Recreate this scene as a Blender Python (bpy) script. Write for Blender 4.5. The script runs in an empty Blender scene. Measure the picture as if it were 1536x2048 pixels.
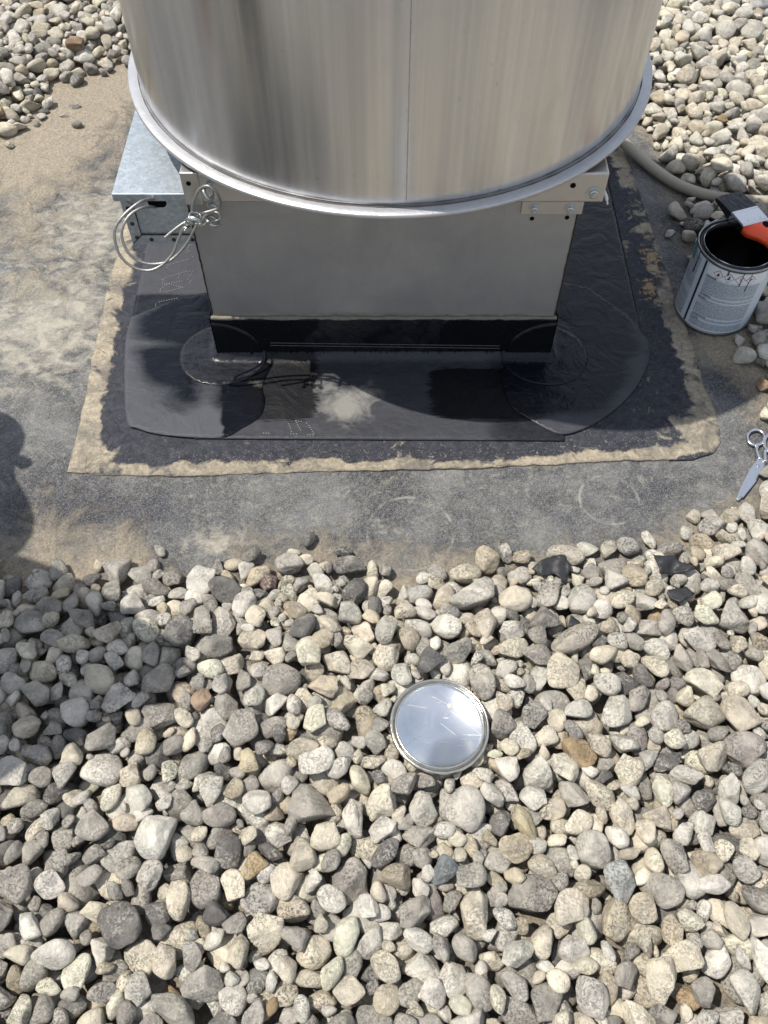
import bpy, bmesh, math, random
import numpy as np
from mathutils import Vector, Matrix, noise as mnoise
from mathutils.geometry import delaunay_2d_cdt

random.seed(7); rng = np.random.default_rng(11)
R_ = math.radians
scene = bpy.context.scene
COL = scene.collection

# ------------------------------------------------------------------ camera, sky, sun, exposure
PITCH = R_(56.5); CAM_Z = 1.434; F = 1700.0            # F: focal length in photograph pixels
cd = bpy.data.cameras.new('camera'); cam = bpy.data.objects.new('camera', cd); COL.objects.link(cam)
cam.location = (0, 0, CAM_Z); cam.rotation_euler = (math.pi/2 - PITCH, 0, 0)
cd.sensor_fit = 'VERTICAL'; cd.sensor_height = 36.0; cd.lens = F/2048*36.0
cd.clip_start = 0.02; cd.clip_end = 500
scene.camera = cam

SUN_DIR = Vector((-0.46, 0.045, 1.0)).normalized()      # towards the sun
w = bpy.data.worlds.new('World'); scene.world = w; w.use_nodes = True
wt = w.node_tree; bg = wt.nodes['Background']
sky = wt.nodes.new('ShaderNodeTexSky'); sky.sky_type = 'NISHITA'; sky.sun_disc = False
sky.sun_elevation = math.asin(SUN_DIR.z); sky.sun_rotation = math.atan2(SUN_DIR.x, SUN_DIR.y)
sky.air_density = 1.0; sky.dust_density = 1.5; sky.ozone_density = 1.0
tc = wt.nodes.new('ShaderNodeTexCoord')
cn = wt.nodes.new('ShaderNodeTexNoise'); cn.inputs['Scale'].default_value = 1.3; cn.inputs['Detail'].default_value = 6
cn.inputs['Roughness'].default_value = 0.55
cr = wt.nodes.new('ShaderNodeValToRGB'); cr.color_ramp.elements[0].position = 0.22; cr.color_ramp.elements[1].position = 0.66
cr.color_ramp.elements[1].color = (0.68, 0.68, 0.68, 1)
cm = wt.nodes.new('ShaderNodeMix'); cm.data_type = 'RGBA'; cm.inputs[7].default_value = (7.0, 7.3, 7.8, 1)
wt.links.new(tc.outputs['Generated'], cn.inputs['Vector']); wt.links.new(cn.outputs['Fac'], cr.inputs['Fac'])
wt.links.new(cr.outputs['Color'], cm.inputs[0]); wt.links.new(sky.outputs['Color'], cm.inputs[6])
wt.links.new(cm.outputs[2], bg.inputs['Color']); bg.inputs['Strength'].default_value = 0.115

sl = bpy.data.lights.new('sun', 'SUN'); so = bpy.data.objects.new('sun', sl); COL.objects.link(so)
sl.energy = 4.4; sl.angle = R_(0.55); sl.color = (1.0, 0.945, 0.86)
so.rotation_euler = SUN_DIR.to_track_quat('Z', 'Y').to_euler(); so.location = (-3, 0, 6)
vs = scene.view_settings
vs.view_transform = 'Standard'; vs.look = 'None'; vs.gamma = 1.0; vs.use_curve_mapping = False; vs.exposure = 0.30

# ------------------------------------------------------------------ helpers
sT, cT = math.sin(PITCH), math.cos(PITCH)
def ray(px, py):
    u = (px-768)/F; v = (py-1024)/F
    return Vector((u, cT - sT*v, -(sT + cT*v)))
def G(px, py, z=0.0):                                   # point at height z
    d = ray(px, py); s = (z-CAM_Z)/d.z
    return Vector((d.x*s, d.y*s, z))
def PY(px, py, y):                                      # point in the vertical plane Y = y
    d = ray(px, py); s = y/d.y
    return Vector((d.x*s, y, CAM_Z + d.z*s))
def proj(p):
    x, y, z = p[0], p[1], p[2]-CAM_Z
    dep = y*cT - z*sT
    return 768+F*x/dep, 1024+F*(-y*sT - z*cT)/dep, dep

def tag(o, label, cat, group=None, kind=None):
    o['label'] = label; o['category'] = cat
    if group: o['group'] = group
    if kind: o['kind'] = kind
    return o
def empty(name, loc, label, cat, group=None):
    o = bpy.data.objects.new(name, None); COL.objects.link(o); o.location = loc; o.empty_display_size = 0.05
    return tag(o, label, cat, group)
def link(name, me, mat=None, parent=None, smooth=False):
    o = bpy.data.objects.new(name, me); COL.objects.link(o)
    if mat is not None and not me.materials: me.materials.append(mat)
    if parent is not None:
        o.parent = parent
        o.matrix_parent_inverse = Matrix.Translation(parent_world(parent)).inverted()
    if smooth:
        for p in me.polygons: p.use_smooth = True
    return o
def parent_world(p):
    v = Vector(p.location)
    q = p.parent
    if q is not None: v = Vector((0, 0, 0)) if p.type == 'MESH' else v
    return v
def mesh(name, verts, faces):
    me = bpy.data.meshes.new(name); me.from_pydata([tuple(v) for v in verts], [], faces); me.update(); return me
def bm_mesh(name, bm):
    me = bpy.data.meshes.new(name); bm.normal_update(); bm.to_mesh(me); bm.free(); return me
def box_mesh(name, x0, x1, y0, y1, z0, z1, bev=0.002, seg=2):
    bm = bmesh.new(); bmesh.ops.create_cube(bm, size=1)
    for v in bm.verts:
        v.co = Vector(((x0+x1)/2+v.co.x*(x1-x0), (y0+y1)/2+v.co.y*(y1-y0), (z0+z1)/2+v.co.z*(z1-z0)))
    if bev: bmesh.ops.bevel(bm, geom=bm.edges[:], offset=bev, segments=seg, affect='EDGES', profile=0.5)
    return bm_mesh(name, bm)
def catmull(pts, n=8, closed=False):
    pts = [Vector(p) for p in pts]; out = []; m = len(pts)
    rngi = range(m if closed else m-1)
    for i in rngi:
        if closed: p0, p1, p2, p3 = pts[(i-1) % m], pts[i], pts[(i+1) % m], pts[(i+2) % m]
        else: p0, p1, p2, p3 = pts[max(i-1, 0)], pts[i], pts[i+1], pts[min(i+2, m-1)]
        for k in range(n):
            t = k/n
            out.append(0.5*((2*p1)+(-p0+p2)*t+(2*p0-5*p1+4*p2-p3)*t*t+(-p0+3*p1-3*p2+p3)*t**3))
    if not closed: out.append(pts[-1])
    return out
def tube_mesh(name, pts, r, n=10, closed=False, twist=0.0, lobes=0, lobe_amp=0.0):
    m = len(pts); vs_, fs = [], []
    tang = []
    for i in range(m):
        a = pts[(i-1) % m] if (closed or i > 0) else pts[i]
        b = pts[(i+1) % m] if (closed or i < m-1) else pts[i]
        tang.append((b-a).normalized())
    up = Vector((0, 0, 1)) if abs(tang[0].z) < 0.9 else Vector((1, 0, 0))
    nrm = (up - tang[0]*up.dot(tang[0])).normalized(); L = 0.0
    rad = r if hasattr(r, '__len__') else [r]*m
    for i in range(m):
        nrm = (nrm - tang[i]*nrm.dot(tang[i])).normalized(); bn = tang[i].cross(nrm)
        if i: L += (pts[i]-pts[i-1]).length
        for k in range(n):
            a = 2*math.pi*k/n
            rr = rad[i]*(1+lobe_amp*math.cos(lobes*(a+twist*L))) if lobes else rad[i]
            vs_.append(pts[i]+(nrm*math.cos(a)+bn*math.sin(a))*rr)
    for i in range(m if closed else m-1):
        j = (i+1) % m
        for k in range(n):
            fs.append((i*n+k, i*n+(k+1) % n, j*n+(k+1) % n, j*n+k))
    if not closed:
        fs.append(tuple(range(n-1, -1, -1))); fs.append(tuple((m-1)*n+k for k in range(n)))
    return mesh(name, vs_, fs)
def lathe_mesh(name, prof, cx, cy, n=128, uv=False, a0=0.0, a1=2*math.pi):
    full = abs(a1-a0-2*math.pi) < 1e-6; m = n if full else n+1
    vs_, fs, uvs = [], [], []
    for k in range(m):
        a = a0+(a1-a0)*k/n
        for (r, z) in prof: vs_.append((cx+r*math.cos(a), cy+r*math.sin(a), z))
    P = len(prof)
    for k in range(n):
        j = (k+1) % m
        for i in range(P-1):
            fs.append((k*P+i, j*P+i, j*P+i+1, k*P+i+1))
            if uv:
                ua, ub = a0+(a1-a0)*k/n, a0+(a1-a0)*(k+1)/n
                uvs += [(ua, prof[i][1]), (ub, prof[i][1]), (ub, prof[i+1][1]), (ua, prof[i+1][1])]
    me = mesh(name, vs_, fs)
    if uv:
        ul = me.uv_layers.new(name='UVMap')
        ul.data.foreach_set('uv', np.array(uvs, dtype=np.float32).ravel())
    return me
def pip(poly, x, y):
    x = np.asarray(x); y = np.asarray(y); ins = np.zeros(x.shape, bool); n = len(poly)
    for i in range(n):
        x0, y0 = poly[i][:2]; x1, y1 = poly[(i+1) % n][:2]
        c = ((y0 > y) != (y1 > y))
        if y1 != y0: ins ^= c & (x < (x1-x0)*(y-y0)/(y1-y0)+x0)
    return ins
def pdist(poly, x, y, closed=True):
    x = np.asarray(x, float); y = np.asarray(y, float); d = np.full(x.shape, 1e9); n = len(poly)
    for i in range(n if closed else n-1):
        x0, y0 = poly[i][:2]; x1, y1 = poly[(i+1) % n][:2]
        dx, dy = x1-x0, y1-y0; L = dx*dx+dy*dy+1e-12
        t = np.clip(((x-x0)*dx+(y-y0)*dy)/L, 0, 1)
        d = np.minimum(d, np.hypot(x-x0-t*dx, y-y0-t*dy))
    return d
def resample(poly, step, closed=True):
    out = []; n = len(poly)
    for i in range(n if closed else n-1):
        a = Vector(poly[i][:2]); b = Vector(poly[(i+1) % n][:2]); k = max(1, int((b-a).length/step))
        for j in range(k): out.append(a+(b-a)*j/k)
    return out
def smooth_poly(poly, n=5):
    return [Vector((p.x, p.y)) for p in catmull([Vector((q[0], q[1], 0)) for q in poly], n, True)]
def sheet_mesh(name, poly, res, zf, thick, extra=None, attr=None, rough_edge=0.0):
    """flat sheet with an outline, a thickness and a height function; attr(x,y) -> (r,g,b) stored as colour 'mask'"""
    b = resample(poly, res)
    if rough_edge:
        b = [p+Vector((mnoise.noise((p.x*40, p.y*40, 1))*rough_edge, mnoise.noise((p.x*40, p.y*40, 7))*rough_edge)) for p in b]
    xs = [p.x for p in b]; ys = [p.y for p in b]
    gx, gy = np.meshgrid(np.arange(min(xs)+res*0.5, max(xs), res), np.arange(min(ys)+res*0.5, max(ys), res))
    gx = gx.ravel(); gy = gy.ravel()
    gx = gx+rng.uniform(-.2, .2, gx.size)*res; gy = gy+rng.uniform(-.2, .2, gy.size)*res
    bl = [(p.x, p.y) for p in b]
    ok = pip(bl, gx, gy) & (pdist(bl, gx, gy) > res*0.45)
    pts = b+[Vector((x, y)) for x, y in zip(gx[ok], gy[ok])]
    if extra: pts += [Vector(p) for p in extra]
    nb = len(b)
    v2, e2, f2, ov, oe, of = delaunay_2d_cdt(pts, [(i, (i+1) % nb) for i in range(nb)], [list(range(nb))], 1, 1e-6)
    vs_ = [(p.x, p.y, zf(p.x, p.y)) for p in v2]
    fs = [tuple(f) for f in f2]
    # rim down to the underside
    idx = {}
    for i, o in enumerate(ov):
        for k in o:
            if k < nb: idx[k] = i
    ring = [idx[k] for k in range(nb)]
    base = len(vs_); area = sum(bl[i][0]*bl[(i+1) % nb][1]-bl[(i+1) % nb][0]*bl[i][1] for i in range(nb))
    for i in ring: x, y, z = vs_[i]; vs_.append((x, y, z-thick))
    for k in range(nb):
        a, c = ring[k], ring[(k+1) % nb]; d, e = base+(k+1) % nb, base+k
        fs.append((e, d, c, a) if area > 0 else (a, c, d, e))
    me = mesh(name, vs_, fs)
    for p in me.polygons[:len(f2)]: p.use_smooth = True
    if attr:
        ca = me.color_attributes.new('mask', 'FLOAT_COLOR', 'POINT')
        buf = np.ones((len(vs_), 4), np.float32)
        for i, v in enumerate(vs_): buf[i, :3] = attr(v[0], v[1])
        ca.data.foreach_set('color', buf.ravel())
    return me
def sstep(a, b, x):
    t = np.clip((x-a)/(b-a), 0, 1); return t*t*(3-2*t)

class NB:
    """small node-material builder"""
    def __init__(s, name, **base):
        s.m = bpy.data.materials.new(name); s.m.use_nodes = True; s.nt = s.m.node_tree
        s.b = s.nt.nodes['Principled BSDF']
        for k, v in base.items(): s.set(k.replace('_', ' '), v)
    def set(s, k, v):
        i = s.b.inputs[k]
        if isinstance(v, bpy.types.NodeSocket): s.nt.links.new(v, i)
        elif isinstance(v, tuple) and len(v) == 3: i.default_value = (*v, 1)
        else: i.default_value = v
    def n(s, t, ins=None, **props):
        nd = s.nt.nodes.new('ShaderNode'+t)
        for k, v in props.items(): setattr(nd, k, v)
        for k, v in (ins or {}).items():
            i = nd.inputs[k]
            if isinstance(v, bpy.types.NodeSocket): s.nt.links.new(v, i)
            elif isinstance(v, tuple) and len(v) == 3 and i.type == 'RGBA': i.default_value = (*v, 1)
            else: i.default_value = v
        return nd
    def pos(s): return s.n('NewGeometry').outputs['Position']
    def uv(s): return s.n('UVMap').outputs['UV']
    def attr(s, name): 
        a = s.n('Attribute', attribute_name=name); return a.outputs['Color']
    def sep(s, c):
        q = s.n('SeparateColor', {'Color': c}); return q.outputs
    def map(s, vec, scale=(1, 1, 1), rot=(0, 0, 0), loc=(0, 0, 0)):
        return s.n('Mapping', {'Vector': vec, 'Scale': scale, 'Rotation': rot, 'Location': loc}).outputs[0]
    def noise(s, scale, detail=4, rough=0.55, vec=None, dist=0.0):
        ins = {'Scale': scale, 'Detail': detail, 'Roughness': rough, 'Distortion': dist}
        if vec is not None: ins['Vector'] = vec
        return s.n('TexNoise', ins).outputs['Fac']
    def voro(s, scale, vec=None, feature='F1', out='Distance', rand=1.0):
        ins = {'Scale': scale, 'Randomness': rand}
        if vec is not None: ins['Vector'] = vec
        return s.n('TexVoronoi', ins, feature=feature).outputs[out]
    def ramp(s, fac, a, b, ca=(0, 0, 0), cb=(1, 1, 1)):
        r = s.n('ValToRGB', {'Fac': fac}); e = r.color_ramp.elements
        e[0].position = a; e[1].position = b; e[0].color = (*ca, 1); e[1].color = (*cb, 1)
        return r.outputs['Color']
    def mix(s, fac, a, b, mode='MIX'):
        return s.n('Mix', {0: fac, 6: a if not isinstance(a, tuple) else (*a, 1), 7: b if not isinstance(b, tuple) else (*b, 1)},
                   data_type='RGBA', blend_type=mode).outputs[2]
    def math(s, op, a, b=0.0, clamp=False):
        return s.n('Math', {0: a, 1: b}, operation=op, use_clamp=clamp).outputs[0]
    def bump(s, h, strength=0.3, dist=0.01, normal=None):
        ins = {'Height': h, 'Strength': strength, 'Distance': dist}
        if normal is not None: ins['Normal'] = normal
        return s.n('Bump', ins).outputs[0]

# ------------------------------------------------------------------ materials
def stone_material(name, source):
    k = NB(name, Roughness=0.85)
    k.set('Specular IOR Level', 0.22)
    p = k.pos()
    src = k.n('ObjectInfo') if source == 'object' else k.n('Attribute', attribute_name='tone')
    col = src.outputs['Color']; al = src.outputs['Alpha']      # alpha: how speckled this stone is
    big = k.noise(30, 5, 0.62, p, 0.5)
    c = k.mix(k.ramp(big, 0.32, 0.66), k.mix(1.0, col, (0.66, 0.655, 0.65), 'MULTIPLY'), k.mix(1.0, col, (1.20, 1.18, 1.13), 'MULTIPLY'))
    band = k.n('TexWave', {'Vector': k.map(p, (1, 1, 1), (0.6, 0.9, 0.2)), 'Scale': 48, 'Distortion': 10, 'Detail': 3, 'Detail Scale': 1.5}).outputs['Fac']
    c = k.mix(k.math('MULTIPLY', band, 0.20), c, k.mix(1.0, col, (0.55, 0.53, 0.50), 'MULTIPLY'))
    blot = k.ramp(k.noise(75, 5, 0.7, k.map(p, loc=(2, 9, 4)), 0.6), 0.54, 0.66)
    c = k.mix(k.math('MULTIPLY', k.math('MULTIPLY', blot, al), 0.42), c, (0.085, 0.080, 0.076))
    zone = k.ramp(k.noise(19, 3, 0.5, k.map(p, loc=(3, 1, 5))), 0.42, 0.58)
    spk = k.ramp(k.noise(240, 5, 0.75, p, 0.6), 0.53, 0.585)
    c = k.mix(k.math('MULTIPLY', k.math('MULTIPLY', k.math('MULTIPLY', spk, zone), al), 0.72), c, (0.050, 0.047, 0.045))
    zone2 = k.ramp(k.noise(23, 3, 0.5, k.map(p, loc=(7, 2, 1))), 0.46, 0.60)
    wsp = k.ramp(k.noise(230, 4, 0.7, k.map(p, loc=(1, 8, 3))), 0.48, 0.60)
    c = k.mix(k.math('MULTIPLY', k.math('MULTIPLY', wsp, zone2), 0.55), c, (0.62, 0.59, 0.52))
    k.set('Base Color', c)
    h = k.math('ADD', k.math('MULTIPLY', k.noise(110, 6, 0.7, p, 0.3), 1.0), k.math('MULTIPLY', k.noise(550, 3, 0.6, p), 0.35))
    h = k.math('SUBTRACT', h, k.math('MULTIPLY', k.math('MULTIPLY', spk, zone), 0.25))
    k.set('Normal', k.bump(h, 1.0, 0.006))
    return k.m
M_STONE = stone_material('stone', 'object'); M_GRAVEL = stone_material('gravel', 'attribute')

def membrane_material():
    k = NB('roof_membrane', Roughness=0.8); k.set('Specular IOR Level', 0.25)
    p = k.pos(); a = k.sep(k.attr('mask'))                 # R tan dust, G dark smudge, B pale wash
    def centred(s, amp): return k.math('MULTIPLY', k.math('SUBTRACT', s, 0.5), amp)
    n1 = k.noise(5.5, 7, 0.66, p, 0.9); n2 = k.noise(38, 7, 0.74, p, 1.0); n3 = k.noise(170, 5, 0.75, p, 0.5)
    base = k.mix(k.ramp(n1, 0.36, 0.64), (0.030, 0.033, 0.040), (0.118, 0.121, 0.124))
    base = k.mix(k.math('MULTIPLY', k.ramp(n2, 0.50, 0.70), 0.62), base, (0.225, 0.215, 0.185))
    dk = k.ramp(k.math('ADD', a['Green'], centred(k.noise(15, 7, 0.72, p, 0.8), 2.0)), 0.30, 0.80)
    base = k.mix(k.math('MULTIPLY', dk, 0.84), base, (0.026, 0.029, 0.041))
    pw = k.ramp(k.math('ADD', a['Blue'], centred(k.noise(20, 8, 0.74, k.map(p, (1, 1.4, 1), (0, 0, 0.7)), 0.5), 2.4)), 0.40, 1.0)
    base = k.mix(k.math('MULTIPLY', pw, 0.78), base, (0.36, 0.335, 0.275))
    ds = k.ramp(k.math('ADD', a['Red'], centred(k.noise(11, 8, 0.72, p, 1.0), 2.0)), 0.34, 0.84)
    sand = k.mix(k.ramp(n3, 0.32, 0.68), (0.20, 0.166, 0.120), (0.385, 0.332, 0.252))
    base = k.mix(k.math('MULTIPLY', ds, 0.90), base, sand)
    g1 = k.ramp(n3, 0.36, 0.66); base = k.mix(0.20, base, k.mix(g1, (0.30, 0.30, 0.31), (1.0, 1.0, 1.0)), 'MULTIPLY')
    base = k.mix(1.0, base, (1.14, 1.13, 1.11), 'MULTIPLY')
    for rot, sc, ds_, am in ((0.9, 30, 26, 0.32), (2.3, 22, 34, 0.30)):       # scuffs and brush marks
        fib = k.n('TexWave', {'Vector': k.map(p, (1, 1, 1), (0, 0, rot)), 'Scale': sc, 'Distortion': ds_, 'Detail': 6, 'Detail Scale': 1.2, 'Detail Roughness': 0.75}).outputs['Fac']
        base = k.mix(k.math('MULTIPLY', k.ramp(fib, 0.90, 1.0), am), base, (0.45, 0.435, 0.39))
    for cx, cy, rr in ((0.052, 0.90, 0.086), (-0.62, 1.33, 0.075), (0.46, 0.98, 0.06)):     # rings left by cans
        dist = k.n('VectorMath', {0: p, 1: (cx, cy, 0.0)}, operation='DISTANCE').outputs['Value']
        ring = k.math('MULTIPLY', k.ramp(k.math('ABSOLUTE', k.math('SUBTRACT', dist, rr)), 0.0, 0.004, (1, 1, 1), (0, 0, 0)), k.ramp(k.noise(14, 4, 0.6, p), 0.46, 0.60))
        base = k.mix(k.math('MULTIPLY', ring, 0.6), base, (0.34, 0.33, 0.30))
    fleck = k.ramp(k.noise(380, 2, 0.5, p), 0.68, 0.74)
    base = k.mix(k.math('MULTIPLY', fleck, 0.40), base, (0.48, 0.46, 0.41))
    dfl = k.ramp(k.noise(260, 2, 0.5, k.map(p, loc=(4, 4, 0))), 0.70, 0.75)
    base = k.mix(k.math('MULTIPLY', dfl, 0.75), base, (0.03, 0.03, 0.032))
    k.set('Base Color', base)
    h = k.math('ADD', k.math('MULTIPLY', k.noise(48, 7, 0.74, p, 0.9), k.math('ADD', 0.35, k.math('MULTIPLY', ds, 2.2))), k.math('MULTIPLY', k.noise(14, 4, 0.6, p, 1.0), k.math('ADD', 0.5, k.math('MULTIPLY', ds, 1.5))))
    k.set('Normal', k.bump(h, 0.62, 0.007))
    return k.m
M_MEMB = membrane_material()

def roof_material():
    k = NB('far_gravel', Roughness=0.9); p = k.map(k.pos(), (1, 1, 0))
    wob = k.n('TexNoise', {'Vector': p, 'Scale': 30, 'Detail': 3}).outputs['Color']
    sc = k.n('VectorMath', {0: wob, 3: 0.022}, operation='SCALE').outputs[0]; q = k.n('VectorMath', {0: p, 1: sc}, operation='ADD').outputs[0]
    v = k.n('TexVoronoi', {'Vector': q, 'Scale': 23}, feature='F1'); e = k.n('TexVoronoi', {'Vector': q, 'Scale': 23}, feature='DISTANCE_TO_EDGE').outputs['Distance']
    c = k.mix(k.ramp(k.sep(v.outputs['Color'])['Red'], 0.0, 1.0), (0.15, 0.145, 0.135), (0.46, 0.43, 0.37))
    c = k.mix(k.math('MULTIPLY', k.ramp(k.noise(120, 5, 0.7, p), 0.5, 0.66), 0.4), c, (0.09, 0.085, 0.08))
    k.set('Base Color', k.mix(k.ramp(e, 0.0, 0.12, (1, 1, 1), (0, 0, 0)), c, (0.04, 0.036, 0.032)))  # shade between the stones is painted in as dark cell edges
    k.set('Normal', k.bump(k.ramp(e, 0.0, 0.30), 1.0, 0.02)); return k.m
M_ROOF = roof_material()

def skirt_material():
    k = NB('old_flashing', Roughness=0.7); k.set('Specular IOR Level', 0.22)
    p = k.pos(); a = k.sep(k.attr('mask'))                 # R dust, G brown rust-like residue, B mastic roughness
    n = k.noise(20, 5, 0.60, p, 0.7); n2 = k.noise(75, 5, 0.7, p, 0.6)
    black = k.mix(k.ramp(k.noise(55, 6, 0.7, p, 1.0), 0.35, 0.75), (0.020, 0.0215, 0.028), (0.058, 0.061, 0.074))
    chip = k.ramp(k.noise(150, 4, 0.7, p, 1.5), 0.57, 0.66)
    black = k.mix(k.math('MULTIPLY', k.math('MULTIPLY', chip, a['Blue']), 0.8), black, (0.28, 0.275, 0.25))
    tan = k.mix(k.ramp(n2, 0.3, 0.72), (0.27, 0.230, 0.168), (0.455, 0.400, 0.305))
    tan = k.mix(k.math('MULTIPLY', k.ramp(k.noise(11, 8, 0.75, p, 0.8), 0.46, 0.64), 0.80), tan, (0.115, 0.112, 0.106))
    tan = k.mix(0.45, tan, k.mix(k.ramp(k.noise(130, 5, 0.75, p), 0.34, 0.66), (0.3, 0.29, 0.28), (1.15, 1.15, 1.15)), 'MULTIPLY')
    vn = k.n('TexVoronoi', {'Vector': k.map(p, (1, 1, 1)), 'Scale': 26}, feature='DISTANCE_TO_EDGE').outputs['Distance']
    crack = k.math('MULTIPLY', k.ramp(vn, 0.0, 0.035, (1, 1, 1), (0, 0, 0)), k.ramp(k.noise(9, 3, 0.5, p), 0.52, 0.66))
    tan = k.mix(k.math('MULTIPLY', crack, 0.55), tan, (0.06, 0.055, 0.05))
    d = k.ramp(k.math('ADD', k.math('MULTIPLY', a['Red'], 0.94), k.math('MULTIPLY', k.math('SUBTRACT', k.math('ADD', k.math('MULTIPLY', n, 0.65), k.math('MULTIPLY', k.noise(7, 4, 0.6, p, 0.8), 0.45)), 0.55), 3.9)), 0.36, 0.66)
    c = k.mix(d, black, tan)
    br = k.ramp(k.math('ADD', a['Green'], k.math('MULTIPLY', k.math('SUBTRACT', k.noise(60, 8, 0.78, p, 0.5), 0.5), 3.2)), 0.62, 0.74)
    c = k.mix(br, c, (0.33, 0.235, 0.125))
    k.set('Base Color', c)
    h = k.math('ADD', k.math('MULTIPLY', k.noise(42, 7, 0.72, p, 1.2), k.math('ADD', 0.55, a['Blue'])), k.math('MULTIPLY', d, 0.35))
    h = k.math('SUBTRACT', h, k.math('MULTIPLY', crack, 0.5))
    k.set('Normal', k.bump(h, 0.60, 0.007))
    return k.m
M_SKIRT = skirt_material()

def rubber_material(name, dark=(0.0042, 0.0052, 0.0085), haze=(0.052, 0.054, 0.062)):
    k = NB(name); k.set('Specular IOR Level', 0.26)
    p = k.pos(); a = k.sep(k.attr('mask'))                 # R dusty film, G fresh primer, B white residue
    n = k.noise(20, 6, 0.65, k.map(p, (1, 2.5, 1), (0, 0, 0.35)), 1.4)
    film = k.ramp(k.math('ADD', a['Red'], k.math('MULTIPLY', k.math('SUBTRACT', n, 0.5), 0.55)), 0.22, 0.95)
    c = k.mix(film, dark, haze)
    st = k.noise(1, 5, 0.7, k.map(p, (14, 260, 14)))
    c = k.mix(k.math('MULTIPLY', k.ramp(st, 0.55, 0.72), 0.14), c, (0.09, 0.09, 0.095))
    edge = k.noise(1, 3, 0.6, k.map(p, (26, 240, 240)))
    wet = k.ramp(k.math('ADD', a['Green'], k.math('MULTIPLY', k.math('SUBTRACT', edge, 0.5), 0.9)), 0.44, 0.56)
    c = k.mix(wet, c, (0.0052, 0.0056, 0.0075))
    rs = k.ramp(k.math('ADD', a['Blue'], k.math('MULTIPLY', k.math('SUBTRACT', k.noise(24, 5, 0.58, p, 1.6), 0.5), 1.6)), 0.28, 1.35)
    rs = k.math('MULTIPLY', rs, k.ramp(a['Blue'], 0.05, 0.35))
    c = k.mix(k.math('MULTIPLY', rs, 0.55), c, (0.34, 0.33, 0.295))
    fl = k.ramp(k.noise(520, 2, 0.5, p), 0.72, 0.77)
    c = k.mix(k.math('MULTIPLY', fl, 0.35), c, (0.3, 0.3, 0.29))
    k.set('Base Color', c)
    k.set('Roughness', k.math('ADD', 0.20, k.math('ADD', k.math('MULTIPLY', film, 0.42), k.math('MULTIPLY', rs, 0.3))))
    h = k.math('ADD', k.noise(16, 4, 0.55, p, 1.2), k.math('MULTIPLY', k.noise(300, 3, 0.6, p), 0.06))
    k.set('Normal', k.bump(h, 0.35, 0.010))
    return k.m
M_RUB = rubber_material('flashing_rubber'); M_RUB2 = rubber_material('patch_rubber', (0.0046, 0.0058, 0.0095), (0.064, 0.067, 0.077))

def drum_material():
    k = NB('spun_aluminium', Metallic=1.0); u = k.uv()
    s1 = k.noise(1, 4, 0.6, k.map(u, (30, 0.5, 1))); s2 = k.noise(1, 4, 0.65, k.map(u, (85, 0.9, 1))); s3 = k.noise(1, 3, 0.6, k.map(u, (3.2, 0.2, 1)))
    c = k.mix(k.ramp(s1, 0.3, 0.7), (0.55, 0.555, 0.565), (0.675, 0.675, 0.675))
    c = k.mix(k.math('MULTIPLY', k.ramp(s2, 0.48, 0.75), 0.10), c, (0.46, 0.455, 0.45))
    c = k.mix(k.math('MULTIPLY', k.ramp(s3, 0.50, 0.64), 0.65), c, (0.385, 0.40, 0.435))  # broad blue-grey streaks: dark reflections painted into the metal colour
    sm = k.ramp(k.noise(5, 5, 0.6, k.map(u, (1, 1, 1), loc=(1, 4, 0)), 0.8), 0.56, 0.74)
    c = k.mix(k.math('MULTIPLY', sm, 0.22), c, (0.36, 0.355, 0.35))
    spots = k.ramp(k.noise(240, 2, 0.5, k.map(u, (0.5, 1, 1))), 0.68, 0.74)
    c = k.mix(k.math('MULTIPLY', spots, 0.45), c, (0.85, 0.84, 0.82))
    dsp = k.ramp(k.noise(80, 3, 0.6, k.map(u, (0.5, 1, 1), loc=(3, 5, 0))), 0.69, 0.75)
    c = k.mix(k.math('MULTIPLY', dsp, 0.55), c, (0.22, 0.2, 0.19))
    scr = k.ramp(k.noise(1, 2, 0.5, k.map(u, (60, 3, 1), (0, 0, 0.25))), 0.79, 0.82)
    c = k.mix(k.math('MULTIPLY', scr, 0.6), c, (0.85, 0.85, 0.85))
    k.set('Base Color', c)
    k.set('Roughness', k.math('ADD', k.math('ADD', 0.17, k.math('MULTIPLY', s2, 0.08)), k.math('MULTIPLY', sm, 0.06)))
    k.set('Anisotropic', 0.85); k.set('Anisotropic Rotation', 0.25)
    k.set('Tangent', k.n('Tangent', direction_type='RADIAL', axis='Z').outputs[0])
    h = k.math('ADD', k.math('ADD', k.math('MULTIPLY', s2, 0.5), k.math('MULTIPLY', s1, 0.35)), k.math('MULTIPLY', k.noise(3.0, 3, 0.5, k.map(u, (1, 1.2, 1))), 6.0))
    k.set('Normal', k.bump(h, 0.07, 0.003))
    return k.m
M_DRUM = drum_material()

def metal(name, col, rough, metallic=1.0, var=0.12, scale=60, bump=0.1, stretch=(1, 1, 1)):
    k = NB(name, Metallic=metallic); p = k.map(k.pos(), stretch)
    n = k.noise(scale, 5, 0.65, p); n2 = k.noise(scale*0.18, 4, 0.6, p, 0.6)
    lo = tuple(x*(1-var*1.6) for x in col); hi = tuple(min(1, x*(1+var)) for x in col)
    k.set('Base Color', k.mix(k.math('ADD', k.math('MULTIPLY', n, 0.5), k.math('MULTIPLY', n2, 0.5)), lo, hi))
    k.set('Roughness', k.math('ADD', rough-0.08, k.math('MULTIPLY', n, 0.16)))
    k.set('Normal', k.bump(n, bump, 0.002)); return k.m
M_RIM = metal('rim_aluminium', (0.52, 0.52, 0.53), 0.44, 0.75, 0.2, 170, 0.35)
M_ALU = metal('sheet_aluminium', (0.55, 0.53, 0.505), 0.40, 0.9, 0.10, 60, 0.1)
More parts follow.
